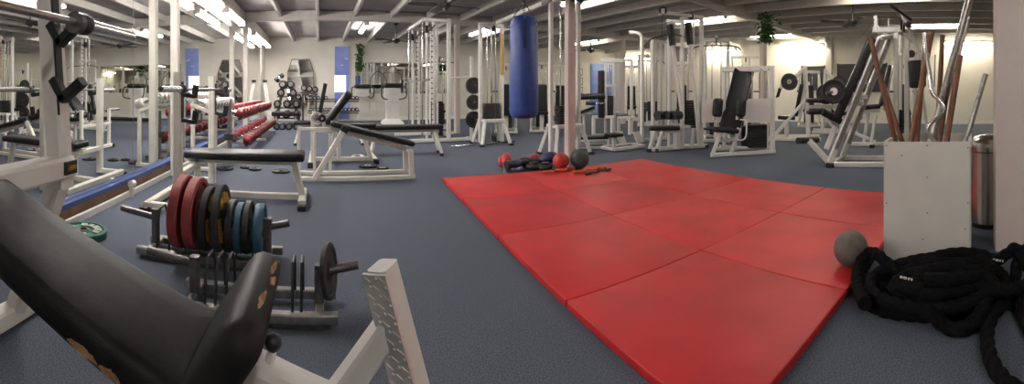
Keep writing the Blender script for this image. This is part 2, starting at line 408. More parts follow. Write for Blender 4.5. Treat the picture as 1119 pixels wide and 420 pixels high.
for k in range(6): sq.tube([(-.892,1.245+k*.009,.738+.004*(k % 2)), (-.892,1.252+k*.009,.760-.004*(k % 2))], .0022, 5)
sq.build('yellow_print', 'yellow', lb)
def barbell(name, label, x, z, y0, y1, s=.44):
    T = thing(name, label, 'barbell', (x, (y0+y1)/2, z))
    MB().cyl((x,y0+s,z), (x,y1-s,z), .0145, 12).build('shaft', 'steel', T)
    for a, b in ((y0,y0+s), (y1,y1-s)):
        sg = 1 if b > a else -1
        q = MB().cyl((x,a,z), (x,b,z), .025, 18).build('sleeve', 'chrome', T)
        MB().lathe([(.02,0),(.04,.0),(.04,.03),(.02,.03)], (x,b,z), (0,sg,0), 18).build('collar', 'dull_steel', q)
        MB().cyl((x,a-sg*.001,z), (x,a+sg*.006,z), .017, 14).build('end_cap', 'dull_steel', q)
    return T
T = barbell('barbell', 'steel barbell with bare sleeves racked above the worn incline bench', -.85, 1.297, -.50, 1.69)
MB().lathe([(.026,-.03),(.038,-.03),(.042,0),(.038,.03),(.026,.03)], (-.85,1.275,1.297), (0,1,0), 16).build('spin_lock', 'black', T)

# ================================================================== PLATES AND PLATE RACKS
def plate_mesh(parent, c, d, r, th, m, hub=None, hubm=None, bore=.026):
    d = Vector(d).normalized(); c = Vector(c)
    b = MB().lathe([(bore,-th*.3),(r*.34,-th*.34),(r*.38,-th*.22),(r*.80,-th*.22),(r*.85,-th*.5),(r*.97,-th*.5),(r,-th*.38),(r,th*.38),(r*.97,th*.5),(r*.85,th*.5),(r*.80,th*.22),(r*.38,th*.22),(r*.34,th*.34),(bore,th*.3),(bore,-th*.3)], c, d, 40).build('disc', m, parent)
    return b
def plate(label, c, d, r, th, m, ringm=None, group=None, name='weight_plate', hubm='dull_steel'):
    d = Vector(d).normalized(); c = Vector(c)
    T = thing(name, label, 'weight plate', c, group)
    b = plate_mesh(T, c, d, r, th, m)
    MB().lathe([(.026,-th*.45),(.045,-th*.45),(.045,th*.45),(.026,th*.45),(.026,-th*.45)], c, d, 20).build('hub', hubm, T)
    if ringm:
        x, y, _ = frame_of(d)
        for s in (-1, 1):
            lt = MB()
            for k in range(12):
                if k % 6 == 5: continue
                t = 2*PI*k/12; u = x*math.cos(t)+y*math.sin(t); w = d.cross(u)
                lt.box(c+d*s*th*.33+u*r*.60, (r*.32, r*.2+.01*(k % 3), th*.26), ax=(u, w, d))
            lt.build('raised_lettering', ringm, T, smooth=False)['kind'] = 'stuff'
    return T
def plate_rack(label, xa, xb, y, zt, z_peg, pegl, pegr, dividers):
    T = thing('plate_rack', label, 'weight rack', ((xa+xb)/2, y, 0))
    for yy in (y-.11, y+.11): bar(T, 'base_rail', (xa-.08,yy,.045), (xb+.08,yy,.045), .045, 'steel')
    for x in (xa, xb):
        bar(T, 'cross_rail', (x,y-.13,.045), (x,y+.13,.045), .04, 'steel')
        p = bar(T, 'end_post', (x,y,.04), (x,y,zt), .045, 'dull_steel')
    bar(T, 'foot_rail', (xa-.05,y-.11,.02), (xb+.05,y-.11,.02), .035, 'dull_steel')
    rod(T, 'peg', [(xa,y,z_peg), (xa-pegl,y,z_peg+.03)], .021, 'dull_steel', 14)
    rod(T, 'peg', [(xb,y,z_peg), (xb+pegr,y,z_peg+.03)], .021, 'dull_steel', 14)
    for x in dividers:
        rod(T, 'divider', [(x,y-.10,.06), (x,y-.085,zt*.8), (x,y-.04,zt+.02), (x,y+.04,zt+.02), (x,y+.085,zt*.8), (x,y+.10,.06)], .007, 'black', 8)
    return T
R1Y = 2.40
plate_rack('low steel plate rack holding the red and blue plates', -1.03, -.31, R1Y, .28, .225, .25, .13, [-.98,-.90,-.795,-.705,-.62,-.545,-.48,-.385])
zb = .07
for x, r, th, m, ring, lb, hb in ((-.838,.222,.062,'red_rubber',None,'red bumper plate at the peg end of the plate rack','dull_steel'), (-.750,.218,.062,'red_rubber',None,'red bumper plate next to the black and yellow plates','dull_steel'),
        (-.668,.192,.045,'rubber','yellow','black plate with yellow lettering next to the red plates','iron'), (-.590,.200,.042,'rubber','yellow','black plate with yellow lettering, larger, next to the grey plates','iron'),
        (-.522,.155,.04,'iron','silver','smaller iron plate with pale lettering beside the yellow-lettered ones','iron'), (-.425,.155,.035,'iron',None,'iron plate wedged between the two blue plates','iron'),
        (-.472,.148,.040,'blue_rubber',None,'blue plate next to the iron plate with pale lettering','dull_steel'), (-.352,.148,.05,'blue_rubber',None,'blue plate at the bench end of the plate rack','dull_steel')):
    plate(lb, (x, R1Y-.01, zb+r), (1, 0, random.uniform(-.03,.03)), r, th, m, ring, 'plates standing in the plate rack', hubm=hb)
R2Y = 1.88
T2 = plate_rack('low steel plate rack, nearly empty, below the worn bench', -.60, .0, R2Y, .235, .20, .25, .18, [-.52,-.47,-.12,-.08,-.42])
plate('thin black plate leaning on the end peg of the nearly empty rack', (.045, R2Y, .205), (1, -.28, .12), .125, .022, 'iron', None, hubm='iron')
g = gp(91, 248); plate('dark green plate lying on the carpet under the mirror', (-1.60, 2.42, .028), (.02,.02,1), .17, .05, 'green_rubber', 'pale_green')
for (px, py, r, lb) in ((246,185.5,.11,'small black plate flat on the carpet nearest the mirror, behind the flat bench'), (268,184,.07,'smallest black plate flat on the carpet behind the flat bench'), (279,186,.085,'small black plate flat on carpet, middle of the row behind the flat bench'),
        (307,188.5,.115,'black plate flat on the carpet by the end of the flat bench pad'), (402,182.5,.13,'chrome rimmed plate flat on the carpet under the decline bench'), (391,172,.10,'small silver plate flat on the carpet behind the decline bench'), (418,185,.08,'black plate beside the chrome rimmed one under the decline bench')):
    g = gp(px, py); plate(lb, (g.x, g.y, .015), (0,0,1), r, .026, 'silver' if 'silver' in lb else 'iron', None, 'loose plates on the carpet', hubm='silver' if 'chrome' in lb else 'iron')

# ================================================================== FLAT PRESS STATION
YC = 3.76
T = thing('flat_bench', 'cream framed flat press bench with black pad between the plate rack and mirror', 'bench', (-.7, YC, 0))
cushion(T, 'pad', (-1.27,YC,.435), (-.135,YC,.435), .30, .075, (0,0,1), 'vinyl', rc=.03, re=.026)
bar(T, 'pad_rail', (-1.3,YC,.375), (-.25,YC,.375), .05, 'cream')
bar(T, 'leg', (-.235,YC-.02,.38), (-.155,YC-.02,.06), .06, 'cream')
bar(T, 'leg', (-1.17,YC,.38), (-1.17,YC,.06), .05, 'cream')
bar(T, 'floor_rail', (-1.45,YC,.055), (-.17,YC,.055), .06, 'cream')
bar(T, 'front_foot', (-.155,YC-.24,.05), (-.155,YC+.24,.05), .065, 'cream')
bar(T, 'rear_foot', (-1.45,YC-.6,.05), (-1.45,YC+.6,.05), .065, 'cream')
for p in ((-.155,YC-.26), (-.155,YC+.26), (-1.45,YC-.62), (-1.45,YC+.62)): foot(T, p)
for y in (3.2, 4.3):
    u = bar(T, 'upright', (-1.17,y,.03), (-1.17,y,1.2), .075, 'cream')
    bar(T, 'side_rail', (-1.17,y,.055), (-1.45,y,.055), .055, 'cream')
    for z in (.80, 1.015):
        hk = MB(); hk.beam((-1.14,y,z), (-1.02,y,z-.02), .05, .035); hk.beam((-1.025,y,z-.03), (-1.01,y,z+.075), .05, .025); hk.build('bar_hook', 'black', u)
    MB().beam((-1.132,y,.78), (-1.132,y,1.12), .012, .05).build('hook_strip', 'black', u)
bar(T, 'cross_bar', (-1.17,3.2,.33), (-1.17,4.3,.33), .055, 'cream')
barbell('barbell', 'steel barbell racked level with the eye above the flat press bench', -1.085, 1.055, 2.62, 4.82)
T = thing('adjustable_stand', 'grey adjustable bar post with a clamp collar beside the red dumbbells', 'stand', (*gp(251,176).xy, 0))
q = gp(251, 176); b0 = V(q.x, q.y, 0)
MB().pad(b0+V(0,0,.02), (.34,.34,.04), rc=.03, re=.01).build('base', 'dull_steel', T)
bar(T, 'post', b0+V(0,0,.03), b0+V(0,0,.92), .06, 'steel'); MB().box(b0+V(0,0,.36), (.14,.12,.09)).build('collar', 'dull_steel', T)

# ================================================================== DECLINE BENCH
YC = 4.72
T = thing('decline_bench', 'cream decline bench whose black pad slopes down towards the punching bag', 'bench', (.4, YC, 0))
hi, lo = V(.13,YC,.665), V(1.12,YC,.405)
cushion(T, 'pad', hi, lo, .27, .06, (.2,0,1), 'vinyl', rc=.05, re=.024)
bar(T, 'pad_rail', hi-V(0,0,.06), lo-V(.04,0,.07), .05, 'cream')
bar(T, 'diagonal_post', (.27,YC-.17,.585), (-.06,YC-.17,.04), .065, 'cream')
MB().box((.285,YC-.17,.605), (.06,.085,.09), ax=axes_from((.33,0,.545),(0,1,0))).build('end_plug', 'black', T)
for y in (YC-.16, YC+.16):
    bar(T, 'floor_rail', (-.27,y,.045), (1.10,y,.045), .05, 'cream')
    bar(T, 'leg', (1.05,y,.36), (1.06,y,.05), .055, 'cream')
for x in (-.25, -.06, .13):
    bar(T, 'post', (x,YC+.16,.05), (x,YC+.16,.52 if x > -.2 else .60), .035, 'cream')
bar(T, 'cross_bar', (1.05,YC-.16,.34), (1.05,YC+.16,.34), .05, 'cream')
bar(T, 'cross_bar', (-.27,YC-.18,.045), (-.27,YC+.18,.045), .05, 'cream')
bar(T, 'top_bar', (-.25,YC+.16,.58), (.15,YC+.16,.58), .04, 'cream')
for y in (YC-.1, YC+.1):
    rod(T, 'ankle_roller', [(.03,y-.07,.73),(.03,y+.07,.73)], .045, 'vinyl', 14)
rod(T, 'roller_bar', [(.03,YC-.2,.73),(.03,YC+.2,.73)], .014, 'chrome'); bar(T, 'roller_post', (.06,YC,.62), (.03,YC,.74), .04, 'cream')

# ================================================================== INCLINE STATION BEHIND THE DECLINE BENCH
YC = 5.95
T = thing('incline_bench', 'cream incline press bench with a steep black backrest, in the middle of the carpet', 'bench', (.3, YC, 0))
bar(T, 'floor_rail', (-.10,YC-.1,.05), (.78,YC-.1,.05), .06, 'cream')
bar(T, 'rear_foot', (-.12,YC-.5,.05), (-.12,YC+.5,.05), .06, 'cream'); bar(T, 'front_foot', (.80,YC-.28,.05), (.80,YC+.28,.05), .06, 'cream')
for p in ((-.12,YC-.52), (-.12,YC+.52), (.80,YC-.3), (.80,YC+.3)): foot(T, p, .08, h=.075)
bar(T, 'leg', (.62,YC-.1,.45), (.75,YC-.1,.06), .06, 'cream'); bar(T, 'leg', (.28,YC-.1,.45), (.28,YC-.1,.06), .055, 'cream')
bar(T, 'seat_rail', (-.05,YC-.1,.47), (.68,YC-.1,.47), .055, 'cream')
cushion(T, 'seat_pad', (.2,YC-.1,.535), (.82,YC-.1,.535), .28, .065, (0,0,1), 'vinyl')
cushion(T, 'back_pad', (.09,YC-.1,.57), (.44,YC-.1,1.02), .28, .11, (.8,0,-.5), 'vinyl', rc=.06, re=.045)
bar(T, 'back_post', (.16,YC-.02,.1), (.30,YC-.02,.85), .045, 'cream')
for y in (YC-.45, YC+.45):
    u = bar(T, 'upright', (-.09,y,.05), (-.09,y,.72), .055, 'cream')
    MB().beam((-.06,y,.66), (.02,y,.70), .04, .03).build('bar_hook', 'black', u)
bar(T, 'black_lever', (-.01,YC+.1,.62), (.09,YC+.1,1.15), .06, 'black')
bar(T, 'cross_bar', (-.09,YC-.45,.45), (-.09,YC+.45,.45), .05, 'cream')
barbell('barbell', 'steel barbell whose bare sleeve end points at the decline bench', -.03, .69, 4.98, 6.9, .4)
plate('small chrome plate on the bare near sleeve of the middle barbell', (-.03,5.12,.69), (.1,-1,0), .08, .03, 'silver', None, hubm='chrome')
# long flat bench and further flat bench
def flat_bench(label, a, b, h, w, legm='cream', splay=.1):
    a, b = Vector(a), Vector(b); d = (b-a).normalized(); s = V(-d.y, d.x, 0)
    T = thing('flat_bench', label, 'bench', ((a+b)/2).to_tuple())
    up = V(0,0,h-.035)
    cushion(T, 'pad', a+up, b+up, w, .07, (0,0,1), 'vinyl', rc=.03, re=.025)
    bar(T, 'pad_rail', a+d*.06+V(0,0,h-.095), b-d*.06+V(0,0,h-.095), .05, legm)
    for e, sg in ((a+d*.14, -1), (b-d*.14, 1)):
        for k in (-1, 1):
            bar(T, 'leg', e+s*k*.06+V(0,0,h-.1), e+d*sg*splay+s*k*.17+V(0,0,.04), .045, legm)
            f = e+d*sg*splay+s*k*.17; foot(T, (f.x, f.y, 0), .06)
        bar(T, 'stretcher', e+d*sg*splay*.7-s*.14+V(0,0,.16), e+d*sg*splay*.7+s*.14+V(0,0,.16), .035, legm)
    return T
flat_bench('long flat bench with a plain black pad in front of the smith machine', (.78,6.45,0), (1.98,6.3,0), .49, .28)
flat_bench('flat black bench with splayed white legs near the dumbbell tower', (-.50,7.8,0), (.86,7.8,0), .46, .26)

# ================================================================== DUMBBELLS
def dumbbell_proto(name, head, hm, endm=None, hr=.06, hl=.09, gap=.12, hexa=False):
    T = thing(name, 'x', 'dumbbell', (0,0,-50))
    MB().cyl((-gap/2-.01,0,-50), (gap/2+.01,0,-50), .015, 10).build('handle', 'chrome', T)
    for s in (-1, 1):
        q = MB().lathe([(.02,0),(hr*.9,0),(hr,.012),(hr,hl-.012),(hr*.86,hl),(.02,hl)], (s*gap/2,0,-50), (s,0,0), 8 if hexa else 18).build('head', hm, T)
        if endm: MB().lathe([(.004,0),(hr*.56,0),(hr*.5,.008),(.004,.008)], (s*(gap/2+hl),0,-50), (s,0,0), 16).build('end_cap', endm, q)
    return T
PR = []
red_p = dumbbell_proto('dumbbell', 'round', 'red_dumbbell', 'black', .075, .10, .11); chrome_p = dumbbell_proto('dumbbell', 'round', 'silver', 'chrome', .06, .085, .11)
big_p = dumbbell_proto('dumbbell', 'round', 'rubber', 'steel', .10, .12, .12); small_p = dumbbell_proto('dumbbell', 'round', 'iron', 'silver', .055, .08, .11)
def scaled(proto, loc, rz, s, label, group, rot=None):
    o = clone(proto, loc, rz, label, group, rot); o.scale = (s, s, s); return o
# red two-tier rack along the mirrors
T = thing('dumbbell_rack', 'two-tier rack full of red dumbbells along the mirrored wall', 'rack', (-1.35, 8.1, 0))
y0, y1 = 6.35, 10.2
for z, x in ((.62,-1.38), (.20,-1.27)):
    for dx in (-.10, .10):
        bar(T, 'tray_rail', (x+dx,y0,z+dx*-.35), (x+dx,y1,z+dx*-.35), .035, 'black')
for y in (y0+.15, (y0+y1)/2, y1-.15):
    bar(T, 'upright', (-1.50,y,.02), (-1.46,y,.70), .055, 'cream'); bar(T, 'foot_rail', (-1.58,y,.03), (-1.10,y,.03), .055, 'cream')
    bar(T, 'tray_arm', (-1.48,y,.62), (-1.24,y,.56), .045, 'cream'); bar(T, 'tray_arm', (-1.48,y,.22), (-1.14,y,.15), .045, 'cream')
n = 13
for tier, (z, x, lb) in enumerate(((.70,-1.385,'red dumbbell on the upper tier of the rack along the mirrors'), (.27,-1.275,'red dumbbell on the lower tier of the rack along the mirrors'))):
    for i in range(n):
        y = y0+.08+(y1-y0-.16)*i/(n-1)
        scaled(red_p, (x, y, z), 0, 1.12, lb+', %s from the viewer' % ORD[i] if i else lb+', nearest the viewer', 'red dumbbells, %s tier' % ('upper','lower')[tier], rot=(random.uniform(-.1,.1), .17, random.uniform(-.05,.05)))
# chrome dumbbells on a slanted cream rack
T = thing('dumbbell_rack', 'slanted cream rack of chrome dumbbells beside the flat press bench', 'rack', (-1.52, 5.5, 0))
y0, y1 = 4.95, 6.2
for dx, dz in ((-.12,.06), (.12,-.04)): bar(T, 'tray_rail', (-1.5+dx,y0,.80+dz), (-1.5+dx,y1,.80+dz), .045, 'cream')
for y in (y0+.05, y1-.05):
    bar(T, 'leg', (-1.62,y,.02), (-1.62,y,.85), .05, 'cream'); bar(T, 'leg', (-1.38,y,.02), (-1.38,y,.76), .05, 'cream'); bar(T, 'tray_arm', (-1.64,y,.86), (-1.36,y,.755), .05, 'cream')
    bar(T, 'foot_rail', (-1.66,y,.03), (-1.34,y,.03), .05, 'cream')
for i in range(8):
    scaled(chrome_p, (-1.5, y0+.08+i*.158, .90), 0, 1.3, 'chrome dumbbell on the slanted cream rack by the mirrors, %s from the flat bench' % ORD[i] if i else 'chrome dumbbell on the slanted cream rack, nearest the flat bench', 'chrome dumbbells on the slanted rack', rot=(0, .33, random.uniform(-.06,.06)))
# dumbbell tower at the back
TX, TY = -.92, 11.6
T = thing('dumbbell_tower', 'grey A-shaped dumbbell tower by the back wall mirror', 'rack', (TX, TY, 0))
for s in (-1, 1):
    bar(T, 'side_post', (TX+s*.36,TY,.02), (TX+s*.10,TY,1.25), .08, 'dull_steel'); bar(T, 'foot_rail', (TX+s*.36,TY-.3,.03), (TX+s*.36,TY+.3,.03), .07, 'dull_steel')
tiers = [(1.22,(-.11,.10)), (.98,(-.19,.16)), (.66,(-.28,.0,.28)), (.36,(-.30,-.02,.28))]
for k, (z, xs) in enumerate(tiers):
    for dy in (-.1, .1): bar(T, 'tray_rail', (TX+xs[0]-.1,TY+dy,z-.115), (TX+xs[-1]+.1,TY+dy,z-.115), .035, 'dull_steel')
    for q, x in enumerate(xs):
        scaled(big_p, (TX+x, TY, z), 0, 1.14, 'black dumbbell with a silver end, %s tier of the tower, %s' % (('top','second','third','lowest')[k], 'mirror side' if q == 0 else ('door side' if q == len(xs)-1 else 'middle')), 'dumbbells on the tower', rot=(0, 0, PI/2+random.uniform(-.1,.1)))
scaled(big_p, (TX-.25, TY+.1, 1.42), 0, .8, 'black dumbbell lying askew on the very top of the tower', None, rot=(0, -.7, .4)); bar(T, 'top_cradle', (TX-.2,TY+.1,1.12), (TX-.25,TY+.1,1.36), .06, 'dull_steel')
# floor row of dumbbells
for i, x in enumerate((-1.15,-.98,-.80,-.62,-.45)):
    scaled(big_p, (x, 10.75, .092), 0, .9, 'black dumbbell in the row on the carpet before the tower, %s from the red rack' % (['first']+ORD[1:])[i], 'dumbbells in a row on the carpet', rot=(0, 0, PI/2+random.uniform(-.15,.15)))
T = thing('low_bench', 'low black padded bench between the red dumbbells and the tower', 'bench', (-.95, 11.02, 0))
cushion(T, 'pad', (-1.32,11.12,.40), (-.55,11.12,.40), .2, .12, (0,0,1), 'vinyl')
for x in (-1.2, -.66): bar(T, 'leg', (x,11.12,.02), (x,11.12,.36), .05, 'white'); bar(T, 'foot_rail', (x,10.98,.025), (x,11.24,.025), .05, 'white')
# black dumbbell rack beside the tower (side-on heads)
T = thing('dumbbell_rack', 'dark rack of black dumbbells seen side-on between the tower and the standing mirror', 'rack', (-.36, 12.2, 0))
bar(T, 'tray_rail', (-.55,12.1,1.0), (-.05,12.1,.92), .05, 'dull_steel'); bar(T, 'tray_rail', (-.55,12.32,1.0), (-.05,12.32,.92), .05, 'dull_steel')
for x in (-.5, -.1): bar(T, 'upright', (x,12.21,.02), (x,12.21,.97 if x < -.3 else .90), .06, 'dull_steel'); bar(T, 'foot_rail', (x,11.95,.03), (x,12.45,.03), .06, 'dull_steel')
for x, z in ((-.46,1.12), (-.30,1.09), (-.13,1.07)):
    scaled(big_p, (x, 12.21, z), 0, 1.0, 'heavy black dumbbell on the dark rack beside the tower, '+{-.46:'tower end',-.30:'middle',-.13:'door end'}[x], 'heavy dumbbells beside the tower', rot=(0, 0, PI/2))
# two-tier rack along the back wall, under the blue door
T = thing('dumbbell_rack', 'white two-tier rack of small dumbbells along the back wall before the blue door', 'rack', (.5, 13.2, 0))
for z in (.72, .34):
    for dy in (-.09, .09): bar(T, 'tray_rail', (-.38,13.2+dy,z-dy*.4), (1.30,13.2+dy,z-dy*.4), .04, 'dull_steel')
for x in (-.36, 1.28):
    bar(T, 'upright', (x,13.3,.02), (x,13.3,.82), .05, 'white'); bar(T, 'foot_rail', (x,13.0,.03), (x,13.5,.03), .05, 'white')
for k, z in enumerate((.81, .43)):
    for i in range(13):
        if k == 0 and i in (5, 6, 7): continue
        scaled(small_p, (-.28+i*.125, 13.2, z), 0, 1.05, 'small dumbbell on the %s shelf of the back wall rack, %s from the tower' % (('upper','lower')[k], (['first']+ORD[1:])[i]), 'small dumbbells, %s shelf at the back wall' % ('upper','lower')[k], rot=(-.3, 0, PI/2))
for p in (red_p, chrome_p, big_p, small_p):
    for ch in list(p.children):
        for g in list(ch.children): bpy.data.objects.remove(g)
        bpy.data.objects.remove(ch)
    bpy.data.objects.remove(p)
# leaning boards by the far corner
T = thing('leaning_board', 'pale wooden board leaning at the far corner beyond the red dumbbells', 'board', (-1.55, 12.4, 0))
MB().beam((-1.5,12.3,.02), (-1.72,12.6,1.35), .12, .03).build('plank', 'joist', T); MB().box((-1.71,12.59,1.34), (.13,.08,.08)).build('end_block', 'black', T)

# ================================================================== UPRIGHT MACHINES AT THE BACK MIRROR
def back_machine(x, y, label, hs=1.0):
    T = thing('upright_machine', label, 'exercise machine', (x, y, 0))
    MB().rings([[V(x+sx*w, y+sy*d, z) for sx, sy in ((-1,-1),(1,-1),(1,1),(-1,1))] for w, d, z in ((.33,.30,0),(.30,.26,.08),(.19,.16,.16),(.20,.15,.75),(.24,.17,.80),(.24,.17,1.12))]).build('body', 'white', T)
    MB().pad((x, y-.04, 1.20), (.56,.40,.14), rc=.06, re=.05).build('top_pad', 'vinyl', T)
    MB().pad((x, y-.175, 1.0), (.3,.02,.2), rc=.02, re=.008).build('panel', 'silver', T)
    for s in (-1, 1):
        rod(T, 'side_handle', spline([(x+s*.22,y-.15,1.16),(x+s*.38,y-.25,1.14),(x+s*.38,y-.32,.86),(x+s*.25,y-.25,.78),(x+s*.18,y-.12,.78)], 4), .02, 'black', 8)
        rod(T, 'tall_handle', spline([(x+s*.30,y+.1,1.15),(x+s*.30,y+.05,1.5),(x+s*.1,y-.02,1.75),(x+s*.02,y-.02,1.8)], 4), .018, 'dull_steel', 8)
    return T
back_machine(2.27, 12.45, 'white upright machine with black top pad before the back mirror')
x, y = 1.46, 13.72
T = thing('wall_console', 'white wall-hung console with a black top pad and side handles below the ivy', 'exercise machine', (x, YB, .85))
MB().pad((x, y, .98), (.46,.20,.28), rc=.03, re=.02).build('body', 'white', T); MB().box((x, y+.18, .98), (.2,.2,.16)).build('wall_bracket', 'white', T)
MB().pad((x, y-.05, 1.19), (.54,.36,.14), rc=.05, re=.05).build('top_pad', 'vinyl', T); MB().pad((x, y-.105, .99), (.3,.02,.18), rc=.02, re=.008).build('panel', 'silver', T)
for s in (-1, 1): rod(T, 'side_handle', spline([(x+s*.22,y-.12,1.16),(x+s*.36,y-.2,1.14),(x+s*.36,y-.25,.86),(x+s*.27,y-.2,.79),(x+s*.18,y-.05,.86)], 4), .02, 'black', 8)

# ================================================================== CEILING FANS
def fan(x, y, z, rot, label, blades=4, drop=None):
    T = thing('ceiling_fan', label, 'fan', (x, y, z), 'ceiling fans')
    MB().lathe([(.02,0),(.07,-.005),(.06,-.05),(.02,-.07)], (x,y,2.9), (0,0,1), 16).build('canopy', 'fan_dark', T)
    MB().cyl((x,y,2.86), (x,y,z+.05), .014, 10).build('rod', 'fan_dark', T)
    MB().lathe([(.02,-.09),(.055,-.085),(.06,-.05),(.10,-.03),(.115,.0),(.10,.04),(.04,.06),(.02,.07)], (x,y,z), (0,0,1), 20).build('motor', 'fan_dark', T)
    for k in range(blades):
        a = rot+2*PI*k/blades; u = V(math.cos(a), math.sin(a), 0); w = V(-u.y, u.x, .22).normalized()
        MB().beam(V(x,y,z-.005)+u*.09, V(x,y,z-.005)+u*.2, .05, .008).build('blade_arm', 'fan_dark', T)
        MB().pad(V(x,y,z)+u*.42, (.52,.13,.012), (u, w, u.cross(w)), rc=.05, re=.004, k=3).build('blade', 'fan_dark', T)
fan(2.2, 6.85, 2.56, .05, 'dark ceiling fan above the long flat bench')
fan(2.1, 10.9, 2.42, .4, 'dark ceiling fan by the ivy on the back wall')
fan(8.6, 10.8, 2.42, .8, 'dark ceiling fan in the far corner by the blue double door')
fan(8.05, 2.05, 2.45, .55, 'dark ceiling fan beyond the leg press')
# ivy
def ivy(label, top, length, n, spread, col=None):
    T = thing('ivy_plant', label, 'plant', top)
    for k in range(4):
        p = Vector(top); pts = [p.copy()]; a = random.uniform(0, 2*PI)
        for i in range(7):
            p = p+V(math.cos(a)*spread*.16+random.uniform(-.03,.03), math.sin(a)*spread*.16+random.uniform(-.03,.03), -length*random.uniform(.08,.16)); pts.append(p.copy())
        rod(T, 'vine', pts, .006, 'stem', 6)
    MB().cyl(Vector(top)+V(0,-.01,.02), Vector(top)+V(0,.13,.04), .012, 8).build('wall_hook', 'dull_steel', T)
    lv = MB()
    for i in range(n):
        t = random.random()**.8; c = Vector(top)+V(random.gauss(0,spread*.4*(1-.4*t)), max(-2*spread, min(spread*.5, random.gauss(-.1*spread,spread*.4*(1-.4*t)))), -length*t+random.uniform(0,.08))
        s = random.uniform(.035,.06); u = V(random.gauss(0,1), random.gauss(0,1), random.gauss(-.4,.6)).normalized(); w = u.orthogonal().normalized(); nn = u.cross(w)
        lv.add([c, c+u*s*.7+w*s*.75, c+u*s*2+nn*s*.15, c+u*s*.7-w*s*.75], [(0,1,2),(0,2,3)])
    lv.build('foliage', 'leaf', T, smooth=False)['kind'] = 'stuff'
ivy('trailing green ivy hanging beside the blue door on the back wall', (1.40,13.86,2.62), .9, 260, .14)
ivy('trailing green ivy hanging off a joist before the far column', (7.62,3.85,2.63), .58, 420, .26)
ivy('sprig of ivy at the ceiling end of the column by the bag', (3.12,4.30,2.54), .36, 120, .3)

# ================================================================== SMITH MACHINE
T = thing('smith_machine', 'tall white smith machine with perforated uprights before the back mirror', 'exercise machine', (2.4, 8.4, 0))
for y in (7.78, 9.02):
    bar(T, 'base_rail', (1.70,y,.045), (3.10,y,.045), .07)
    bar(T, 'upright', (2.12,y,.04), (2.12,y,2.45), .045); bar(T, 'upright', (2.58,y,.04), (2.58,y,2.5), .08)
    bar(T, 'top_rail', (2.07,y,2.46), (2.62,y,2.46), .075)
    rod(T, 'guide_rod', [(2.04,y+.04,.06),(2.04,y+.04,2.44)], .016, 'chrome')
    pr = MB().beam((2.26,y,.04), (2.26,y,2.45), .055).build('perforated_upright', 'white', T)
    pm = MB()
    for k in range(20): pm.cyl((2.20,y-.03,.25+k*.105), (2.235,y-.03,.25+k*.105), .012, 8)
    pm.build('catch_pins', 'dull_steel', pr)['kind'] = 'stuff'
    MB().box((2.10,y-.05,2.26), (.05,.08,.14)).build('top_hook', 'black', T); rod(T, 'hook_arm', [(2.1,y-.05,2.2),(2.2,y-.10,2.28),(2.26,y-.10,2.34)], .014, 'dull_steel', 8)
for x in (2.07, 2.60): bar(T, 'top_rail', (x,7.78,2.46), (x,9.02,2.46), .075)
for z in (.14, 2.3): bar(T, 'cross_rail', (2.58,7.78,z), (2.58,9.02,z), .06)
rod(T, 'smith_bar', [(2.04,7.35,1.25),(2.04,9.45,1.25)], .016, 'steel'); 
for y in (7.45, 9.35): rod(T, 'bar_sleeve', [(2.04,y-.14,1.25),(2.04,y+.14,1.25)], .025, 'chrome', 14)
stack(T, (2.44,8.15,.1), .18, .3, .72, 14); bar(T, 'stack_frame', (2.36,7.86,.05), (2.36,7.86,2.4), .045); rod(T, 'stack_rod', [(2.44,8.15,.1),(2.44,8.15,2.4)], .011)
bar(T, 'spotter_rail', (2.6,7.74,1.30), (3.05,7.74,1.33), .035); bar(T, 'plate_post', (3.06,7.74,.04), (3.06,7.74,1.75), .06)
bar(T, 'plate_post_foot', (3.06,7.5,.04), (3.06,7.98,.04), .06)
for z in (1.14, .80, .45): rod(T, 'plate_peg', [(3.06,7.74,z),(3.06,7.50,z+.01)], .018, 'dull_steel')
for z, r, w in ((1.145,.17,'top'), (.805,.155,'middle'), (.455,.17,'bottom')):
    plate('black plate on the %s peg beside the smith machine' % w, (3.06,7.62,z), (.05,-1,.02), r, .05, 'iron', None, 'plates on the smith machine pegs', hubm='iron')

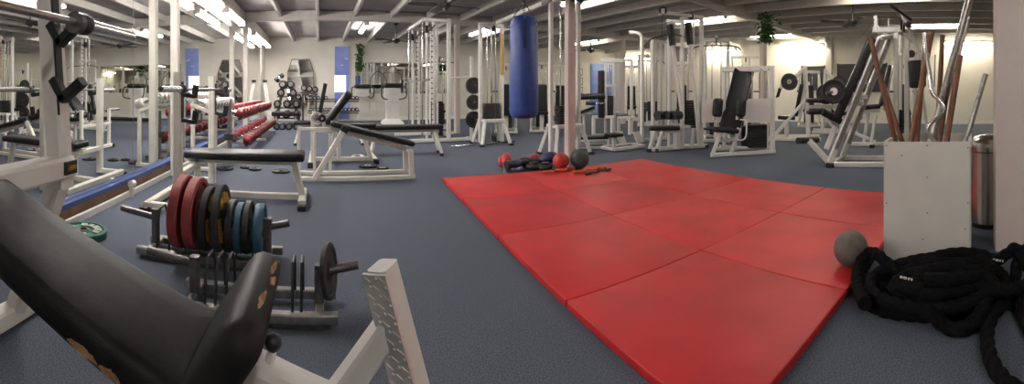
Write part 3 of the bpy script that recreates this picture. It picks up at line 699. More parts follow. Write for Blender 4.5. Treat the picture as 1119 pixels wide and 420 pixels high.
# ================================================================== CABLE CROSSOVER (two towers joined by a top beam)
T = thing('cable_crossover', 'white cable crossover of two towers joined overhead, around the punching bag', 'exercise machine', (3.3, 6.2, 0))
def tower(x, y, w, sgn, h, stackz, tan=False):
    # open frame: two uprights, feet, top cap, stack between
    for i, s in enumerate((-1, 1)):
        bar(T, 'upright', (x+s*w/2,y,.05), (x+s*w/2,y,h), .065)
        if tan and i: bar(T, 'padded_sleeve', (x+s*w/2,y-.005,1.35), (x+s*w/2,y-.005,2.15), .07, 'tan')
        bar(T, 'splayed_leg', (x+s*w*.42,y-.13,.46), (x+s*(w/2+.06),y-.24,.04), .06); bar(T, 'splayed_leg', (x+s*w*.42,y+.13,.46), (x+s*(w/2+.06),y+.24,.04), .06)
        foot(T, (x+s*(w/2+.07), y-.26), .08, h=.045); foot(T, (x+s*(w/2+.07), y+.26), .08, h=.045)
        bar(T, 'side_rail', (x+s*w*.42,y-.16,.47), (x+s*w*.42,y+.16,.47), .055)
        rod(T, 'guide_rod', [(x+s*.09,y,.45),(x+s*.09,y,h-.05)], .012)
    bar(T, 'front_rail', (x-w*.45,y-.15,.47), (x+w*.45,y-.15,.47), .06); bar(T, 'rear_rail', (x-w*.45,y+.15,.47), (x+w*.45,y+.15,.47), .06)
    bar(T, 'top_cap', (x-w/2-.03,y,h), (x+w/2+.03,y,h), .08)
    stack(T, (x,y,.50), .30, .16, .30, 8)
    pulley(T, (x+.03,y-.05,h-.06), (1,0,0), .055); pulley(T, (x-.08,y+.05,h-.02), (1,0,0), .05); pulley(T, (x+.02,y-.1,.12), (1,0,0), .06)
    rod(T, 'cable', [(x+.03,y-.10,h-.06),(x+.02,y-.15,.15)], .004, 'dull_steel', 6)
    bar(T, 'pulley_slide', (x,y-.02,.1), (x,y-.02,h-.05), .03, 'chrome')
tower(3.22, 7.1, .46, 1, 2.30, .8, True)
tower(3.775, 5.42, .55, 1, 2.62, .8)
bar(T, 'top_beam', (3.35,7.1,2.36), (3.35,5.40,2.42), .07); bar(T, 'beam_end', (3.35,5.42,2.42), (3.52,5.42,2.52), .06)
for i, (px, py, a, l, w) in enumerate(((505,161,.2,.5,'long straight cable bar on the carpet before the smith machine'), (536,158,.5,.28,'short chrome cable handle on the carpet under the cable tower'), (556,156,-.1,.25,'short black cable handle on the carpet beside the cable tower feet'))):
    g = gp(px, py); g.z = .02; u = V(math.cos(a), math.sin(a), 0)
    if i == 0: g = V(2.62, 7.05, .02)
    q = thing('pull_bar' if i == 0 else 'stirrup_grip', w, 'cable grip', g)
    rod(q, 'grip', [g-u*l/2, g+u*l/2], .016, 'black' if i == 2 else 'chrome'); rod(q, 'yoke', [g-u*l*.3, g+V(-u.y,u.x,0)*.1, g+u*l*.3], .006, 'dull_steel', 6)

# ================================================================== PUNCHING BAG
BX, BY = 2.28, 4.11
T = thing('punching_bag', 'blue cylindrical punching bag hanging over the mats', 'punching bag', (BX, BY, .72))
MB().lathe([(.005,-.005),(.09,0),(.135,.012),(.16,.04),(.168,.09),(.170,.45),(.166,.9),(.158,1.08),(.145,1.14),(.12,1.175),(.06,1.19),(.005,1.19)], (BX,BY,.725), (0,0,1), 40).build('body', 'bag_blue', T)
for z in (.12, 1.06): MB().lathe([(.15,-.006),(.1715,-.006),(.1715,.006),(.15,.006)], (BX,BY,.725+z), (0,0,1), 40).build('seam_band', 'bag_blue', T)
for k in range(4):
    a = PI/4+k*PI/2+.35; u = V(math.cos(a), math.sin(a), 0)
    s = MB().beam(V(BX,BY,1.52)+u*.170, V(BX,BY,1.86)+u*.150, .035, .008, up=u).build('strap', 'navy', T)
    for j in range(7):
        p0 = V(BX,BY,1.86)+u*(.150-.018*j); p0.z = 1.86+.026*j; p1 = V(BX,BY,1.86)+u*(.150-.018*(j+1)); p1.z = 1.86+.026*(j+1)
        side = V(-u.y,u.x,0) if j % 2 else (p1-p0).cross(V(-u.y,u.x,0)).normalized(); m = (p0+p1)/2; d = (p1-p0)
        if j == 0: ch = MB()
        ch.tube([m-d*.75, m-d*.4+side*.009, m+d*.4+side*.009, m+d*.75, m+d*.4-side*.009, m-d*.4-side*.009], .0028, 5, closed=True)
    ch.build('chain', 'dull_steel', T)
MB().ball((BX,BY,2.055), .022, 12, 8).build('swivel', 'dull_steel', T); rod(T, 'hanging_rope', [(BX,BY,2.05),(BX,BY,2.3),(BX,BY,2.66)], .011, 'black', 8)
MB().box((BX,BY,2.70), (.9,.06,.06)).build('ceiling_batten', 'joist', T)

# ================================================================== BALLS AND BOXING GEAR ON THE MAT
zt = .041
def mball(label, px, py, r, R, m, seam='black'):
    a = az(px); c = V(r*math.sin(a), r*math.cos(a), zt+R); T = thing('medicine_ball', label, 'medicine ball', (c.x, c.y, zt))
    MB().ball(c, R, 28, 18).build('body', m, T)
    MB().lathe([(R*.985,-R*.06),(R*1.004,-R*.05),(R*1.004,R*.05),(R*.985,R*.06)], c, (.3,.5,.8), 36).build('band', m, T)
    return c
rb = mball('red rubber medicine ball on the mat by the column', 613, 175, 5.15, .105, 'ball_red')
gb = mball('dark green-grey medicine ball next to the red one by the column', 633.5, 172, 5.2, .124, 'ball_dark')
mball('grey medicine ball at the mat edge beside the black rope', 930, 272, 2.31, .0995, 'ball_grey')
def glove(label, px, r, m, rz, s=1.0, up=0.0):
    a = az(px); x, y = r*math.sin(a), r*math.cos(a); T = thing('boxing_glove', label, 'boxing glove', (x, y, zt), 'boxing gloves on the mat')
    ux = V(math.cos(rz), math.sin(rz), up).normalized(); uy = V(-math.sin(rz), math.cos(rz), 0)
    b = V(x, y, zt+.06*s); uz = ux.cross(uy)
    def e(c, d): return MB().rings([[c+ux*d[0]*s*(-math.cos(PI*k/8))+(uy*d[1]*s*math.cos(t)+uz*d[2]*s*math.sin(t))*max(math.sin(PI*k/8),.01) for t in [2*PI*i/14 for i in range(14)]] for k in range(9)])
    e(b, (.10,.068,.058)).build('fist', m, T); e(b+uy*.06*s+ux*.0+uz*.01, (.06,.03,.03)).build('thumb', m, T)
    MB().tube([b-ux*.06*s, b-ux*.16*s], [.05*s, .055*s], 14).build('cuff', 'black' if m != 'black' else 'rubber', T)
glove('bright red boxing glove standing at the mat edge under the punching bag', 553.5, 5.25, 'glove_red', 1.2, 1.25, 1.6)
glove('dark blue boxing glove beside the bright red one', 564, 5.22, 'navy', .2, 1.0)
glove('black boxing glove between the blue glove and the pile', 574, 5.3, 'black', 2.6, 1.1)
glove('red boxing glove on the far side of the black pads', 583, 5.48, 'glove_red', .4, 1.15, .4)
glove('navy boxing glove lying just before the red ball', 598, 5.42, 'navy', -.5, 1.45, .5)
def focus(label, px, r, m, rz, s=1.0):
    a = az(px); c = V(r*math.sin(a), r*math.cos(a), zt+.03); T = thing('punch_mitt', label, 'punch mitt', (c.x, c.y, zt), 'punch mitts on the mat')
    ax = (V(math.cos(rz), math.sin(rz), 0), V(-math.sin(rz), math.cos(rz), 0), V(0,0,1))
    MB().pad(c, (.24*s,.20*s,.058), ax, rc=.09*s, re=.024, dome=.004).build('pad', m, T); MB().pad(c+V(0,0,.042), (.12*s,.12*s,.03), ax, rc=.04, re=.012).build('hand_strap', 'black', T)
focus('black punch mitt beside the red glove in the pile', 583.5, 5.18, 'black', .2, .9)
focus('black punch mitt nearest the red ball', 596, 5.16, 'rubber', .9, .9)
for px, r, w, rz in ((609, 4.98, 'under the red ball', .3), (642, 5.0, 'under the dark ball', -.2)):
    a = az(px); c = V(r*math.sin(a), r*math.cos(a), zt+.014)
    q = thing('orange_strap', 'orange woven strap crumpled on the mat '+w, 'strap', (c.x, c.y, zt), 'orange straps')
    pts = spline([c+V(-.20,.02,.0), c+V(-.1,-.06,.012), c+V(0,.03,.0), c+V(.08,-.05,.012), c+V(.17,.03,.004), c+V(.24,-.02,0)], 5)
    MB().rings([[p+V(0,.022,-.01), p+V(0,.022,.012), p+V(0,-.022,.012), p+V(0,-.022,-.01)] for p in pts]).build('webbing', 'orange', q)
    MB().box(pts[-1]+V(.02,0,.0), (.03,.05,.02)).build('buckle', 'black', q)
T = thing('skipping_rope', 'black skipping rope bundled on the mat past the dark ball', 'skipping rope', (*pt(655,187,4.95).xy, zt))
c = pt(652, 187, 4.92); c.z = zt+.012
rod(T, 'cord', spline([c+V(-.2,-.05,0), c+V(-.1,.04,0), c+V(0,-.03,.004), c+V(.08,.04,.01), c+V(.02,.0,.016), c+V(.12,-.03,.006)], 6), .012, 'black', 8)
for d in (V(-.2,-.05,.002), V(.12,-.03,.006)): rod(T, 'handle', [c+d, c+d+V(.1,.03,0)], .016, 'rubber', 10)

# ================================================================== SEATED ROW, LEG MACHINE, STEP
r0 = gp(655, 164)
T = thing('step_platform', 'low white framed step platform with black top past the mat', 'platform', (4.52, 5.55, 0))
ax = axes_from((.85,-.42,0), (0,0,1)); c = V(4.55,5.72,0)
MB().pad(c+V(0,0,.20), (.60,.36,.05), ax, rc=.03, re=.015).build('top_mat', 'vinyl', T)
cs = [c+ax[0]*i*.29+ax[1]*j*.17 for i, j in ((-1,-1),(1,-1),(1,1),(-1,1))]
for i in range(4):
    bar(T, 'top_rail', cs[i]+V(0,0,.16), cs[(i+1) % 4]+V(0,0,.16), .035); bar(T, 'bottom_rail', cs[i]+V(0,0,.03), cs[(i+1) % 4]+V(0,0,.03), .035); bar(T, 'leg', cs[i]+V(0,0,.02), cs[i]+V(0,0,.17), .035)
p = lambda px, py, d=0, r=9.0: pt(px, py, r+d)
T = thing('leg_machine', 'white leg curl machine with a tall black pad and crosswise roller', 'exercise machine', p(660,150).xy.to_3d())
def flo(v): return V(v.x, v.y, .04)
R_ = 9.0
for px in (648.5, 669):
    bar(T, 'base_post', flo(p(px,150)), p(px,128), .07); bar(T, 'rear_post', flo(p(px,150,.5)), p(px,128,.5), .06); bar(T, 'side_rail', p(px,128), p(px,128,.5), .06); bar(T, 'floor_rail', flo(p(px,150)), flo(p(px,150,.5)), .06)
bar(T, 'front_rail', p(647,128), p(671,128), .07); bar(T, 'floor_rail', flo(p(647,150)), flo(p(671,150)), .07)
for px in (661.5, 671): bar(T, 'tower_post', flo(p(px,150,.3)), p(px,66,.3), .055)
bar(T, 'top_cap', p(656,65.5,.3), p(680,67,.3), .09); bar(T, 'mid_cap', p(660,94,.3), p(672,94,.3), .06)
stack(T, (*p(666,118,.3).xy, p(666,126,.3).z), .2, .16, .45, 10)
for px in (664.5, 667.5): rod(T, 'guide_rod', [p(px,126,.3), p(px,67,.3)], .012)
a = p(657,129,-.05); b = p(657,77,-.05)
cushion(T, 'upright_pad', a, b, .15, .10, p(657,100,-1)-p(657,100), 'vinyl', rc=.03, re=.025)
rod(T, 'thigh_roller', [p(634,106,-.1), p(661,105,-.1)], .065, 'vinyl', 16); rod(T, 'ankle_roller', [p(640,113,-.1), p(651,113,-.1)], .04, 'vinyl', 14); rod(T, 'roller_axle', [p(640,113,-.1), p(662,113,-.1)], .012, 'chrome'); bar(T, 'roller_arm', p(662,104,-.1), p(662,128,.0), .05)
bar(T, 'lying_pad_frame', p(634,126,.2), p(650,120,.2), .05); cushion(T, 'lying_pad', p(632,124,.2), p(650,117,.2), .25, .06, (0,0,1), 'vinyl'); bar(T, 'pad_leg', flo(p(638,150,.2)), p(638,124,.2), .05)
T = thing('seat_frame', 'white seat frame with a grey cushion behind the row footplates', 'exercise machine', p(683,150,0,9.2).xy.to_3d())
q = lambda px, py, d=0: pt(px, py, 9.2+d)
for px in (676, 688): 
    for d in (0, .4): bar(T, 'leg', flo(q(px,149,d)), q(px,129,d), .06)
    bar(T, 'side_rail', q(px,129,0), q(px,129,.4), .06)
bar(T, 'front_rail', q(675,129), q(694,128), .06); bar(T, 'rear_rail', q(675,129,.4), q(694,128,.4), .06)
MB().pad((q(682,126)+q(682,126,.4))/2, (.34,.4,.06), axes_from(q(690,126)-q(680,126),(0,0,1)), rc=.03, re=.02).build('seat_pad', 'grey_rubber', T)
bar(T, 'back_post', flo(q(690,149,.2)), q(690,66,.2), .06); bar(T, 'top_arm', q(681,66,.2), q(692,66,.2), .06); MB().box(q(690,123,-.02), (.16,.06,.12)).build('control_box', 'white_board', T)
cushion(T, 'back_pad', q(684,122,.3), q(684,92,.4), .05, .2, q(684,100,-1)-q(684,100), 'cream')
T = thing('seated_row', 'seated cable row with two pale slanted footplates on a long low rail', 'exercise machine', gp(690,160).xy.to_3d())
a, b = gp(671,160.5,.1), gp(704,156.5,.1); d = (b-a).normalized(); s = V(-d.y, d.x, 0)
for k in (0, 1): bar(T, 'long_rail', a+s*.34*k-V(0,0,.05), b+s*.34*k-V(0,0,.05), .05)
bar(T, 'end_rail', a-V(0,0,.05), a+s*.34-V(0,0,.05), .05); bar(T, 'end_rail', b-V(0,0,.05), b+s*.34-V(0,0,.05), .05)
for px in (678.5, 697.5):
    c = gp(px, 158.5, .0); MB().box(V(c.x,c.y,.145), (.16,.03,.24), ax=axes_from(s.cross(V(0,0,1)), (-s.x*.4,-s.y*.4,1)) if False else (d, (s*.85-V(0,0,.5)).normalized(), (s*.5+V(0,0,.85)).normalized())).build('footplate', 'silver', T)
cushion(T, 'seat_pad', a+d*.02+s*.2+V(0,0,.17), a+d*.3+s*.2+V(0,0,.17), .25, .06, (0,0,1), 'vinyl'); bar(T, 'seat_post', a+d*.16+s*.2-V(0,0,.06), a+d*.16+s*.2+V(0,0,.15), .06)

# ================================================================== LAT PULLDOWN (by the mat)
def mk(r0):
    return lambda px, py, d=0: pt(px, py, r0+d)
def side_dirs(px):
    a = az(px); return V(math.cos(a), -math.sin(a), 0), V(math.sin(a), math.cos(a), 0)   # across the view, away from the viewer
p = mk(7.0)
T = thing('lat_pulldown', 'white lat pulldown machine with black thigh rollers behind the mat corner', 'exercise machine', flo(p(735,165)))
ux, uy = side_dirs(735)
for px in (713, 721):     # seat legs splayed
    bar(T, 'seat_leg', p(px+3,143,-.15), flo(p(px-3,166,-.15)), .06)
    foot(T, p(px-3,166,-.15), .085, h=.06)
bar(T, 'seat_foot', flo(p(709,166,-.15)), flo(p(722,166,-.15)), .06)
cushion(T, 'seat_pad', p(709,140,-.05), p(743,139.5,-.05), .30, .07, (0,0,1), 'vinyl'); bar(T, 'seat_rail', p(713,144,-.05), p(742,144,-.05), .05)
bar(T, 'seat_post', flo(p(739,160,-.02)), p(739,143,-.02), .10)
bar(T, 'base_rail', flo(p(712,166,-.1)), flo(p(772,160,.35)), .07)
for px in (722, 732, 740):
    rod(T, 'thigh_roller', [p(px-4,126,-.2), p(px+3,126,-.05)], .075, 'vinyl', 16)
rod(T, 'roller_axle', [p(716,126,-.12), p(744,126,-.1)], .016, 'chrome'); bar(T, 'roller_post', p(739,143,-.05), p(739,122,-.1), .05)
for px, d, t in ((713.5,.45,42), (731.5,.3,22), (745.5,.1,25), (766.5,.35,18)):
    bar(T, 'upright', flo(p(px,160,d)), p(px,t,d), .062)
bar(T, 'top_rail', p(729,23,.3), p(747,24,.1), .065); bar(T, 'top_rail', p(744,21,.2), p(768,20,.35), .065); bar(T, 'boom', p(724,14,-.1), p(768,19,.35), .055)
pulley(T, p(724.5,12,-.12), uy, .07); MB().box(p(724.5,13,-.1), (.10,.10,.10)).build('boom_head', 'white', T); pulley(T, p(755,18,.2), uy, .05)
rod(T, 'cable', [p(723.5,14,-.15), p(723.5,40,-.15)], .005, 'black', 6)
rod(T, 'pull_bar', spline([p(704,51,-.35), p(710,44,-.3), p(716,41,-.25), p(724,39,-.15), p(732,37.5,-.05), p(742,38.5,.05), p(748,41,.1)], 4), .014, 'dull_steel', 8)
for xa, ya, xb, yb, d in ((732,28,746,128,-.02), (752,26,765,160,.15)):
    a, b = p(xa,ya,d), p(xb,yb,d); a2 = a+(b-a)*(.22 if xa < 740 else .17)
    bar(T, 'leaning_post', a, b if yb < 150 else flo(b), .06); MB().beam(a-(b-a)*.01, a2, .095, .095).build('padded_sleeve', 'vinyl', T)
c = p(755,137,.25); stack(T, (c.x, c.y, c.z-.05), .24, .16, .50, 12, rz=-az(755))
for px in (752, 758): rod(T, 'guide_rod', [p(px,140,.25), p(px,24,.25)], .012)
bar(T, 'cross_rail', p(745,138,.1), p(767,140,.35), .06); bar(T, 'rear_rail', flo(p(731,160,.3)), flo(p(767,160,.35)), .06); foot(T, p(771,161,.35), .09, h=.06)
for px, d in ((743,.02), (756,.12)): bar(T, 'floor_strut', flo(p(px,162,d)), p(px+2,140,d+.02), .05)
# tall cable column next to the pulldown
p = mk(8.1)
T = thing('cable_column', 'white cable column with a bent top arm between the row and the pulldown', 'exercise machine', flo(p(703,156)))
rod(T, 'bent_arm', spline([p(688,35,.1), p(694,35.5,.05), p(699,37,0), p(701.5,41,0), p(701.5,48,0)], 4), .035, 'white', 10); bar(T, 'upright', flo(p(701.5,156)), p(701.5,42), .065)
for px, d in ((717,.3), (722,.35), (728,.5)): bar(T, 'upright', flo(p(px,156,d)), p(px,44+(px-715)*.2,d), .05)
bar(T, 'top_rail', p(701,41), p(729,47,.45), .05); bar(T, 'base_rail', flo(p(700,156)), flo(p(730,153,.5)), .06)
c = p(713,140,.25); stack(T, (c.x, c.y, .42), .2, .16, .40, 10, rz=-az(713)); MB().box((c.x,c.y,.40), (.24,.2,.05), -az(713)).build('stack_shelf', 'white', T); bar(T, 'shelf_post', (c.x,c.y,.03), (c.x,c.y,.4), .08)
for px in (711, 715.5): rod(T, 'guide_rod', [p(px,142,.25), p(px,46,.25)], .012)
rod(T, 'cable', [p(706,44,.05), p(707,118,0), p(703,140,-.05)], .005, 'black', 6)

# ================================================================== CHEST PRESS
p = mk(6.6)
T = thing('chest_press', 'white seated chest press with a long black back pad and white side shields', 'exercise machine', flo(p(808,168)))
ux, uy = side_dirs(808)
cushion(T, 'back_pad', p(796,146,-.15), p(813.5,76,.25), .34, .09, -uy+V(0,0,.4), 'vinyl', rc=.03, re=.03)
bar(T, 'back_post', p(806,146,.0), p(823,77,.40), .05)
cushion(T, 'seat_pad', p(776,141,-.35), p(804,143,-.2), .32, .07, (0,0,1), 'vinyl'); rod(T, 'seat_lever', [p(769,141,-.45), p(786,142,-.4)], .018, 'black')
bar(T, 'seat_leg', p(788,145,-.35), flo(p(778,172,-.35)), .06); bar(T, 'seat_leg', p(808,140,-.2), flo(p(799,170,-.2)), .06); bar(T, 'seat_rail', p(785,154,-.33), p(806,152,-.2), .05)
bar(T, 'base_rail', flo(p(777,172,-.35)), flo(p(800,170,-.2)), .06); bar(T, 'base_rail', flo(p(799,170,-.2)), flo(p(846,168,.05)), .06); bar(T, 'rear_rail', flo(p(780,163,.35)), flo(p(843,158,.5)), .06)
bar(T, 'side_rail', flo(p(846,168,.05)), flo(p(843,158,.5)), .06)
u = bar(T, 'upright', flo(p(844,168,.05)), p(843.5,73,.05), .075); u2 = bar(T, 'upright', flo(p(791.5,163,.35)), p(791.5,74,.35), .055)
bar(T, 'top_rail', p(790,76,.35), p(846,75,.05), .09); bar(T, 'inner_post', flo(p(838,160,.45)), p(838,79,.45), .05)
for k in range(4): MB().lathe([(.004,0),(.012,0),(.010,.006),(.004,.006)], p((794,802,832,840)[k],76,(.30,.27,.06,.0)[k]), -uy, 10).build('bolt', 'dull_steel', T)
def shield(pts, d, th=.03):
    P = [p(x, y, d) for x, y in pts]; return MB().prism(P, 0, uy, th).build('side_shield', 'white_board', T)
shield([(767,114),(774,108),(793,108),(793,130),(787,134),(767,134)], -.05); shield([(812,113),(819,108),(842,108),(842,134),(816,134),(812,129)], -.08)
for px, d in ((784,-.2), (809.5,-.22)):
    cushion(T, 'arm_pad', p(px-.5,128,d), p(px+1,107.5,d), .16, .10, -uy, 'vinyl', rc=.05, re=.04)
    bar(T, 'arm_lever', p(px-4,131,d+.06), p(px-3,112,d+.08), .04); rod(T, 'arm_bracket', [p(px-4,118,d+.06), p(px+3,118,d+.06)], .015, 'dull_steel')
rod(T, 'hand_grip', spline([p(809,131,-.3), p(815,133,-.35), p(815.5,148,-.35), p(812,153,-.33), p(806,153,-.28)], 4), .014, 'white', 8)
c = p(826,158,.1); stack(T, (c.x, c.y, .10), .36, .2, .38, 12, rz=-az(826)); c2 = p(815,158,.25); stack(T, (c2.x, c2.y, .10), .15, .2, .34, 10, rz=-az(815), name='counterweight')
for px in (822, 830): rod(T, 'guide_rod', [p(px,158,.1), p(px,78,.12)], .012)
bar(T, 'low_strut', p(787,160,-.28), flo(p(840,162,.3)), .045)

# ================================================================== LEG PRESS with plate
p = mk(5.6)
ux, uy = side_dirs(930)
T = thing('leg_press', 'white angled leg press with steep steel rails beyond the box of bars', 'exercise machine', flo(p(925,180)))
for d, nm in ((-.1,0), (.42,1)):
    b0, t0 = flo(p(907+nm*14,181,d)), p(962+nm*10,42,d+.15)
    bar(T, 'angled_rail', b0+V(0,0,.02), t0, .085, 'white'); MB().beam(b0+(t0-b0)*.12-uy*.045, b0+(t0-b0)*.99-uy*.045, .02, .05).build('slide_rail', 'steel', T)
bar(T, 'base_rail', flo(p(906,182,-.1)), flo(p(985,183,-.1)), .07); bar(T, 'base_rail', flo(p(921,172,.42)), flo(p(985,172,.42)), .07); bar(T, 'cross_foot', flo(p(908,181,-.1)), flo(p(921,172,.42)), .07)
foot(T, p(907,182,-.14), .10, h=.065); foot(T, p(921,172,.46), .10, h=.065)
cushion(T, 'carriage_pad', p(914,130,.08), p(952,44,.22), .40, .12, ux*-.8+V(0,0,.6), 'vinyl', rc=.03, re=.03)
bar(T, 'seat_strut', flo(p(907,178,-.02)), p(884,154,-.02), .08); bar(T, 'seat_strut', p(903,163,-.02), p(913,138,.0), .07)
rod(T, 'foot_roller', [p(872,154,-.15), p(893,153,.2)], .045, 'vinyl', 14); bar(T, 'roller_arm', p(884,154,-.02), p(882,153,.03), .05)
cushion(T, 'seat_pad', p(897,121,.05), p(918,132,.1), .3, .09, ux*.4+V(0,0,1), 'vinyl', rc=.03); cushion(T, 'knee_pad', p(882,122.5,.0), p(898,122,.05), .22, .07, (0,0,1), 'vinyl'); cushion(T, 'front_pad', p(881,110,.0), p(905,110,.05), .24, .06, (0,0,1), 'vinyl')
bar(T, 'pad_arm', p(884,117,.06), p(917,116,.1), .05); bar(T, 'pad_arm', p(900,125,.08), p(912,140,.02), .05)
for y, x0, x1 in ((91,929,948), (107,927,948), (114,924,944)): bar(T, 'carriage_bar', p(x0,y,.05), p(x1,y-1,.05), .06)
bar(T, 'carriage_post', p(928,112,.03), p(931,88,.03), .07); rod(T, 'plate_peg', [p(924,98,.05), p(903,102,-.20)], .022, 'steel')
bar(T, 'top_joint', p(961,42,.05), p(974,40,.57), .07)
c = p(911.5, 100, -.12)
T = plate('large black plate with a white centre badge on the leg press', c, -uy+ux*-.15, .168, .055, 'rubber', None, hubm='silver')
d = (-uy+ux*-.15).normalized()
MB().lathe([(.030,0),(.052,0),(.052,.006),(.030,.006)], c+d*.02, d, 24).build('badge', 'paper', T)
# second plate behind
plate('black plate half hidden behind the badge plate on the leg press', p(902.5,103,.02), -uy+ux*-.3, .14, .05, 'iron', None, hubm='iron')

# ================================================================== PULLEY TOWER behind the box of bars
p = mk(6.3)
ux, uy = side_dirs(980)
T = thing('pulley_tower', 'white pulley tower with a forked top arm behind the bundle of bars', 'exercise machine', flo(p(985,170)))
bar(T, 'top_arm', p(953.5,33,-.1), p(986,32.5,-.05), .085); bar(T, 'arm_fork', p(957,33,-.12), p(957,17.5,-.12), .055); bar(T, 'arm_fork', p(971,33,-.05), p(971,20,-.05), .02)
rod(T, 'fork_axle', [p(957,19,-.12), p(985,20,-.05)], .008, 'dull_steel', 6)
bar(T, 'side_arm', p(977,31,-.05), p(1000,46,.3), .06); bar(T, 'side_arm', p(960,35,-.05), p(978,44,.2), .05)
for px, d, t in ((979.5,-.05,34), (991,.1,40), (984,.5,38), (1000,.45,44)): bar(T, 'upright', flo(p(px,170,d)), p(px,t,d), .08 if d < .2 else .06)
bar(T, 'leaning_post', p(986,15,.0), p(1012,76,.25), .05); bar(T, 'leaning_post', p(1000,46,.3), p(1013,140,.35), .05)
rod(T, 'top_lever', [p(973,5.5,-.2), p(996,22,.0)], .022, 'black'); 
pulley(T, p(985,27,-.09), ux, .09); pulley(T, p(988,30,-.09), ux, .08); pulley(T, p(993,27,.0), uy, .05); pulley(T, p(996,59,.1), uy, .06); pulley(T, p(1004,57,.2), uy, .04)
rod(T, 'cable', [p(957,20,-.14), p(935,48,-.2)], .004, 'dull_steel', 6); rod(T, 'cable', [p(986,32,-.1), p(986,150,-.05)], .005, 'dull_steel', 6)
rod(T, 'chain', [p(1022,60,.3), p(1021,95,.3)], .012, 'chrome', 6)
c = p(985,150,.3); stack(T, (c.x, c.y, .08), .3, .2, .65, 14, rz=-az(985)); bar(T, 'base_rail', flo(p(976,170,-.05)), flo(p(1004,170,-.05)), .07); bar(T, 'base_rail', flo(p(982,170,.5)), flo(p(1004,170,.5)), .07); bar(T, 'side_rail', flo(p(979.5,170,-.05)), flo(p(984,170,.5)), .07); bar(T, 'side_rail', flo(p(1000,170,-.05)), flo(p(1000,170,.5)), .07)
cushion(T, 'back_pad', p(1003,96,-.1), p(1001,66,-.05), .26, .08, -uy, 'vinyl')
bar(T, 'upper_tie', p(979.5,60,-.05), p(984,60,.5), .05)
# low bench frame behind the leg press
p = mk(7.6)
T = thing('leg_extension', 'white leg extension bench with dark rollers behind the leg press rails', 'exercise machine', flo(p(948,162)))
ux, uy = side_dirs(948)
bar(T, 'floor_rail', flo(p(930,158)), flo(p(968,164)), .07); bar(T, 'cross_foot', flo(p(952,166,-.25)), flo(p(956,158,.3)), .07); foot(T, p(953,166,-.25), .09, h=.06)
bar(T, 'post', flo(p(952,161)), p(957,126), .06); bar(T, 'post', flo(p(944,159,.1)), p(949,122,.1), .06); bar(T, 'seat_rail', p(938,123), p(962,121), .06); bar(T, 'front_strut', p(932,145), p(950,152), .06)
cushion(T, 'seat_pad', p(940,118,.05), p(962,116,.05), .32, .08, (0,0,1), 'vinyl'); cushion(T, 'back_pad', p(962,116,.05), p(972,72,.15), .32, .08, ux*-1+V(0,0,.3), 'vinyl')
bar(T, 'back_post', p(966,120,.08), p(976,72,.2), .05)
for d in (-.25, .2): rod(T, 'shin_roller', [p(939,128,d), p(939,128,d+.2)], .06, 'vinyl', 14); rod(T, 'top_roller', [p(944,111,d), p(944,111,d+.2)], .055, 'vinyl', 14)
rod(T, 'roller_axle', [p(939,128,-.25), p(939,128,.4)], .014, 'chrome'); rod(T, 'roller_axle', [p(944,111,-.25), p(944,111,.4)], .014, 'chrome'); bar(T, 'swing_arm', p(939,128,.08), p(944,110,.08), .05)

# ================================================================== MACHINES FURTHER BACK ON THE RIGHT
def plate_press(label, px, r, mirrorx=1):
    p = mk(r); ux, uy = side_dirs(px); T = thing('plate_press', label, 'exercise machine', flo(p(px,150)))
    X = lambda x, z, d=0: V(p(px,150).x, p(px,150).y, z)+ux*x*mirrorx+uy*d
    for d in (-.3, .3): bar(T, 'floor_rail', X(-.55,.04,d), X(.55,.04,d), .07); bar(T, 'upright', X(.3,.04,d), X(.22,1.55,d), .07); bar(T, 'strut', X(-.45,.05,d), X(.26,.9,d), .06)
    bar(T, 'cross_rail', X(.3,.04,-.34), X(.3,.04,.34), .07); bar(T, 'cross_rail', X(-.5,.04,-.34), X(-.5,.04,.34), .07); bar(T, 'top_rail', X(.22,1.53,-.34), X(.22,1.53,.34), .07)
    cushion(T, 'seat_pad', X(-.35,.48), X(.02,.46), .32, .08, (0,0,1), 'vinyl'); cushion(T, 'back_pad', X(.03,.5), X(.16,1.18), .30, .08, -ux*mirrorx, 'vinyl'); bar(T, 'seat_post', X(-.16,.04), X(-.16,.44), .08); bar(T, 'back_rail', X(.12,.45), X(.22,1.2), .05)
    bar(T, 'center_rail', X(-.5,.04), X(.3,.04), .07)
    for d in (-.42, .42):
        bar(T, 'press_arm', X(.2,1.48,d*.9), X(-.3,1.1,d), .06); rod(T, 'hand_grip', [X(-.3,1.1,d), X(-.36,.9,d)], .02, 'black'); rod(T, 'plate_peg', [X(-.1,1.22,d), X(-.1,1.22,d*1.55)], .024, 'chrome')
        plate('black plate loaded on the %s arm of the %s' % ('near' if d < 0 else 'far', label.split(',')[0]), X(-.1,1.22,d*1.3), uy, .17, .05, 'iron', None, None, hubm='silver')
plate_press('white plate-loaded press with a slanted pad, past the chest press', 868, 8.6)
plate_press('cream plate-loaded press, beyond the leg press seat', 912, 10.0, -1)
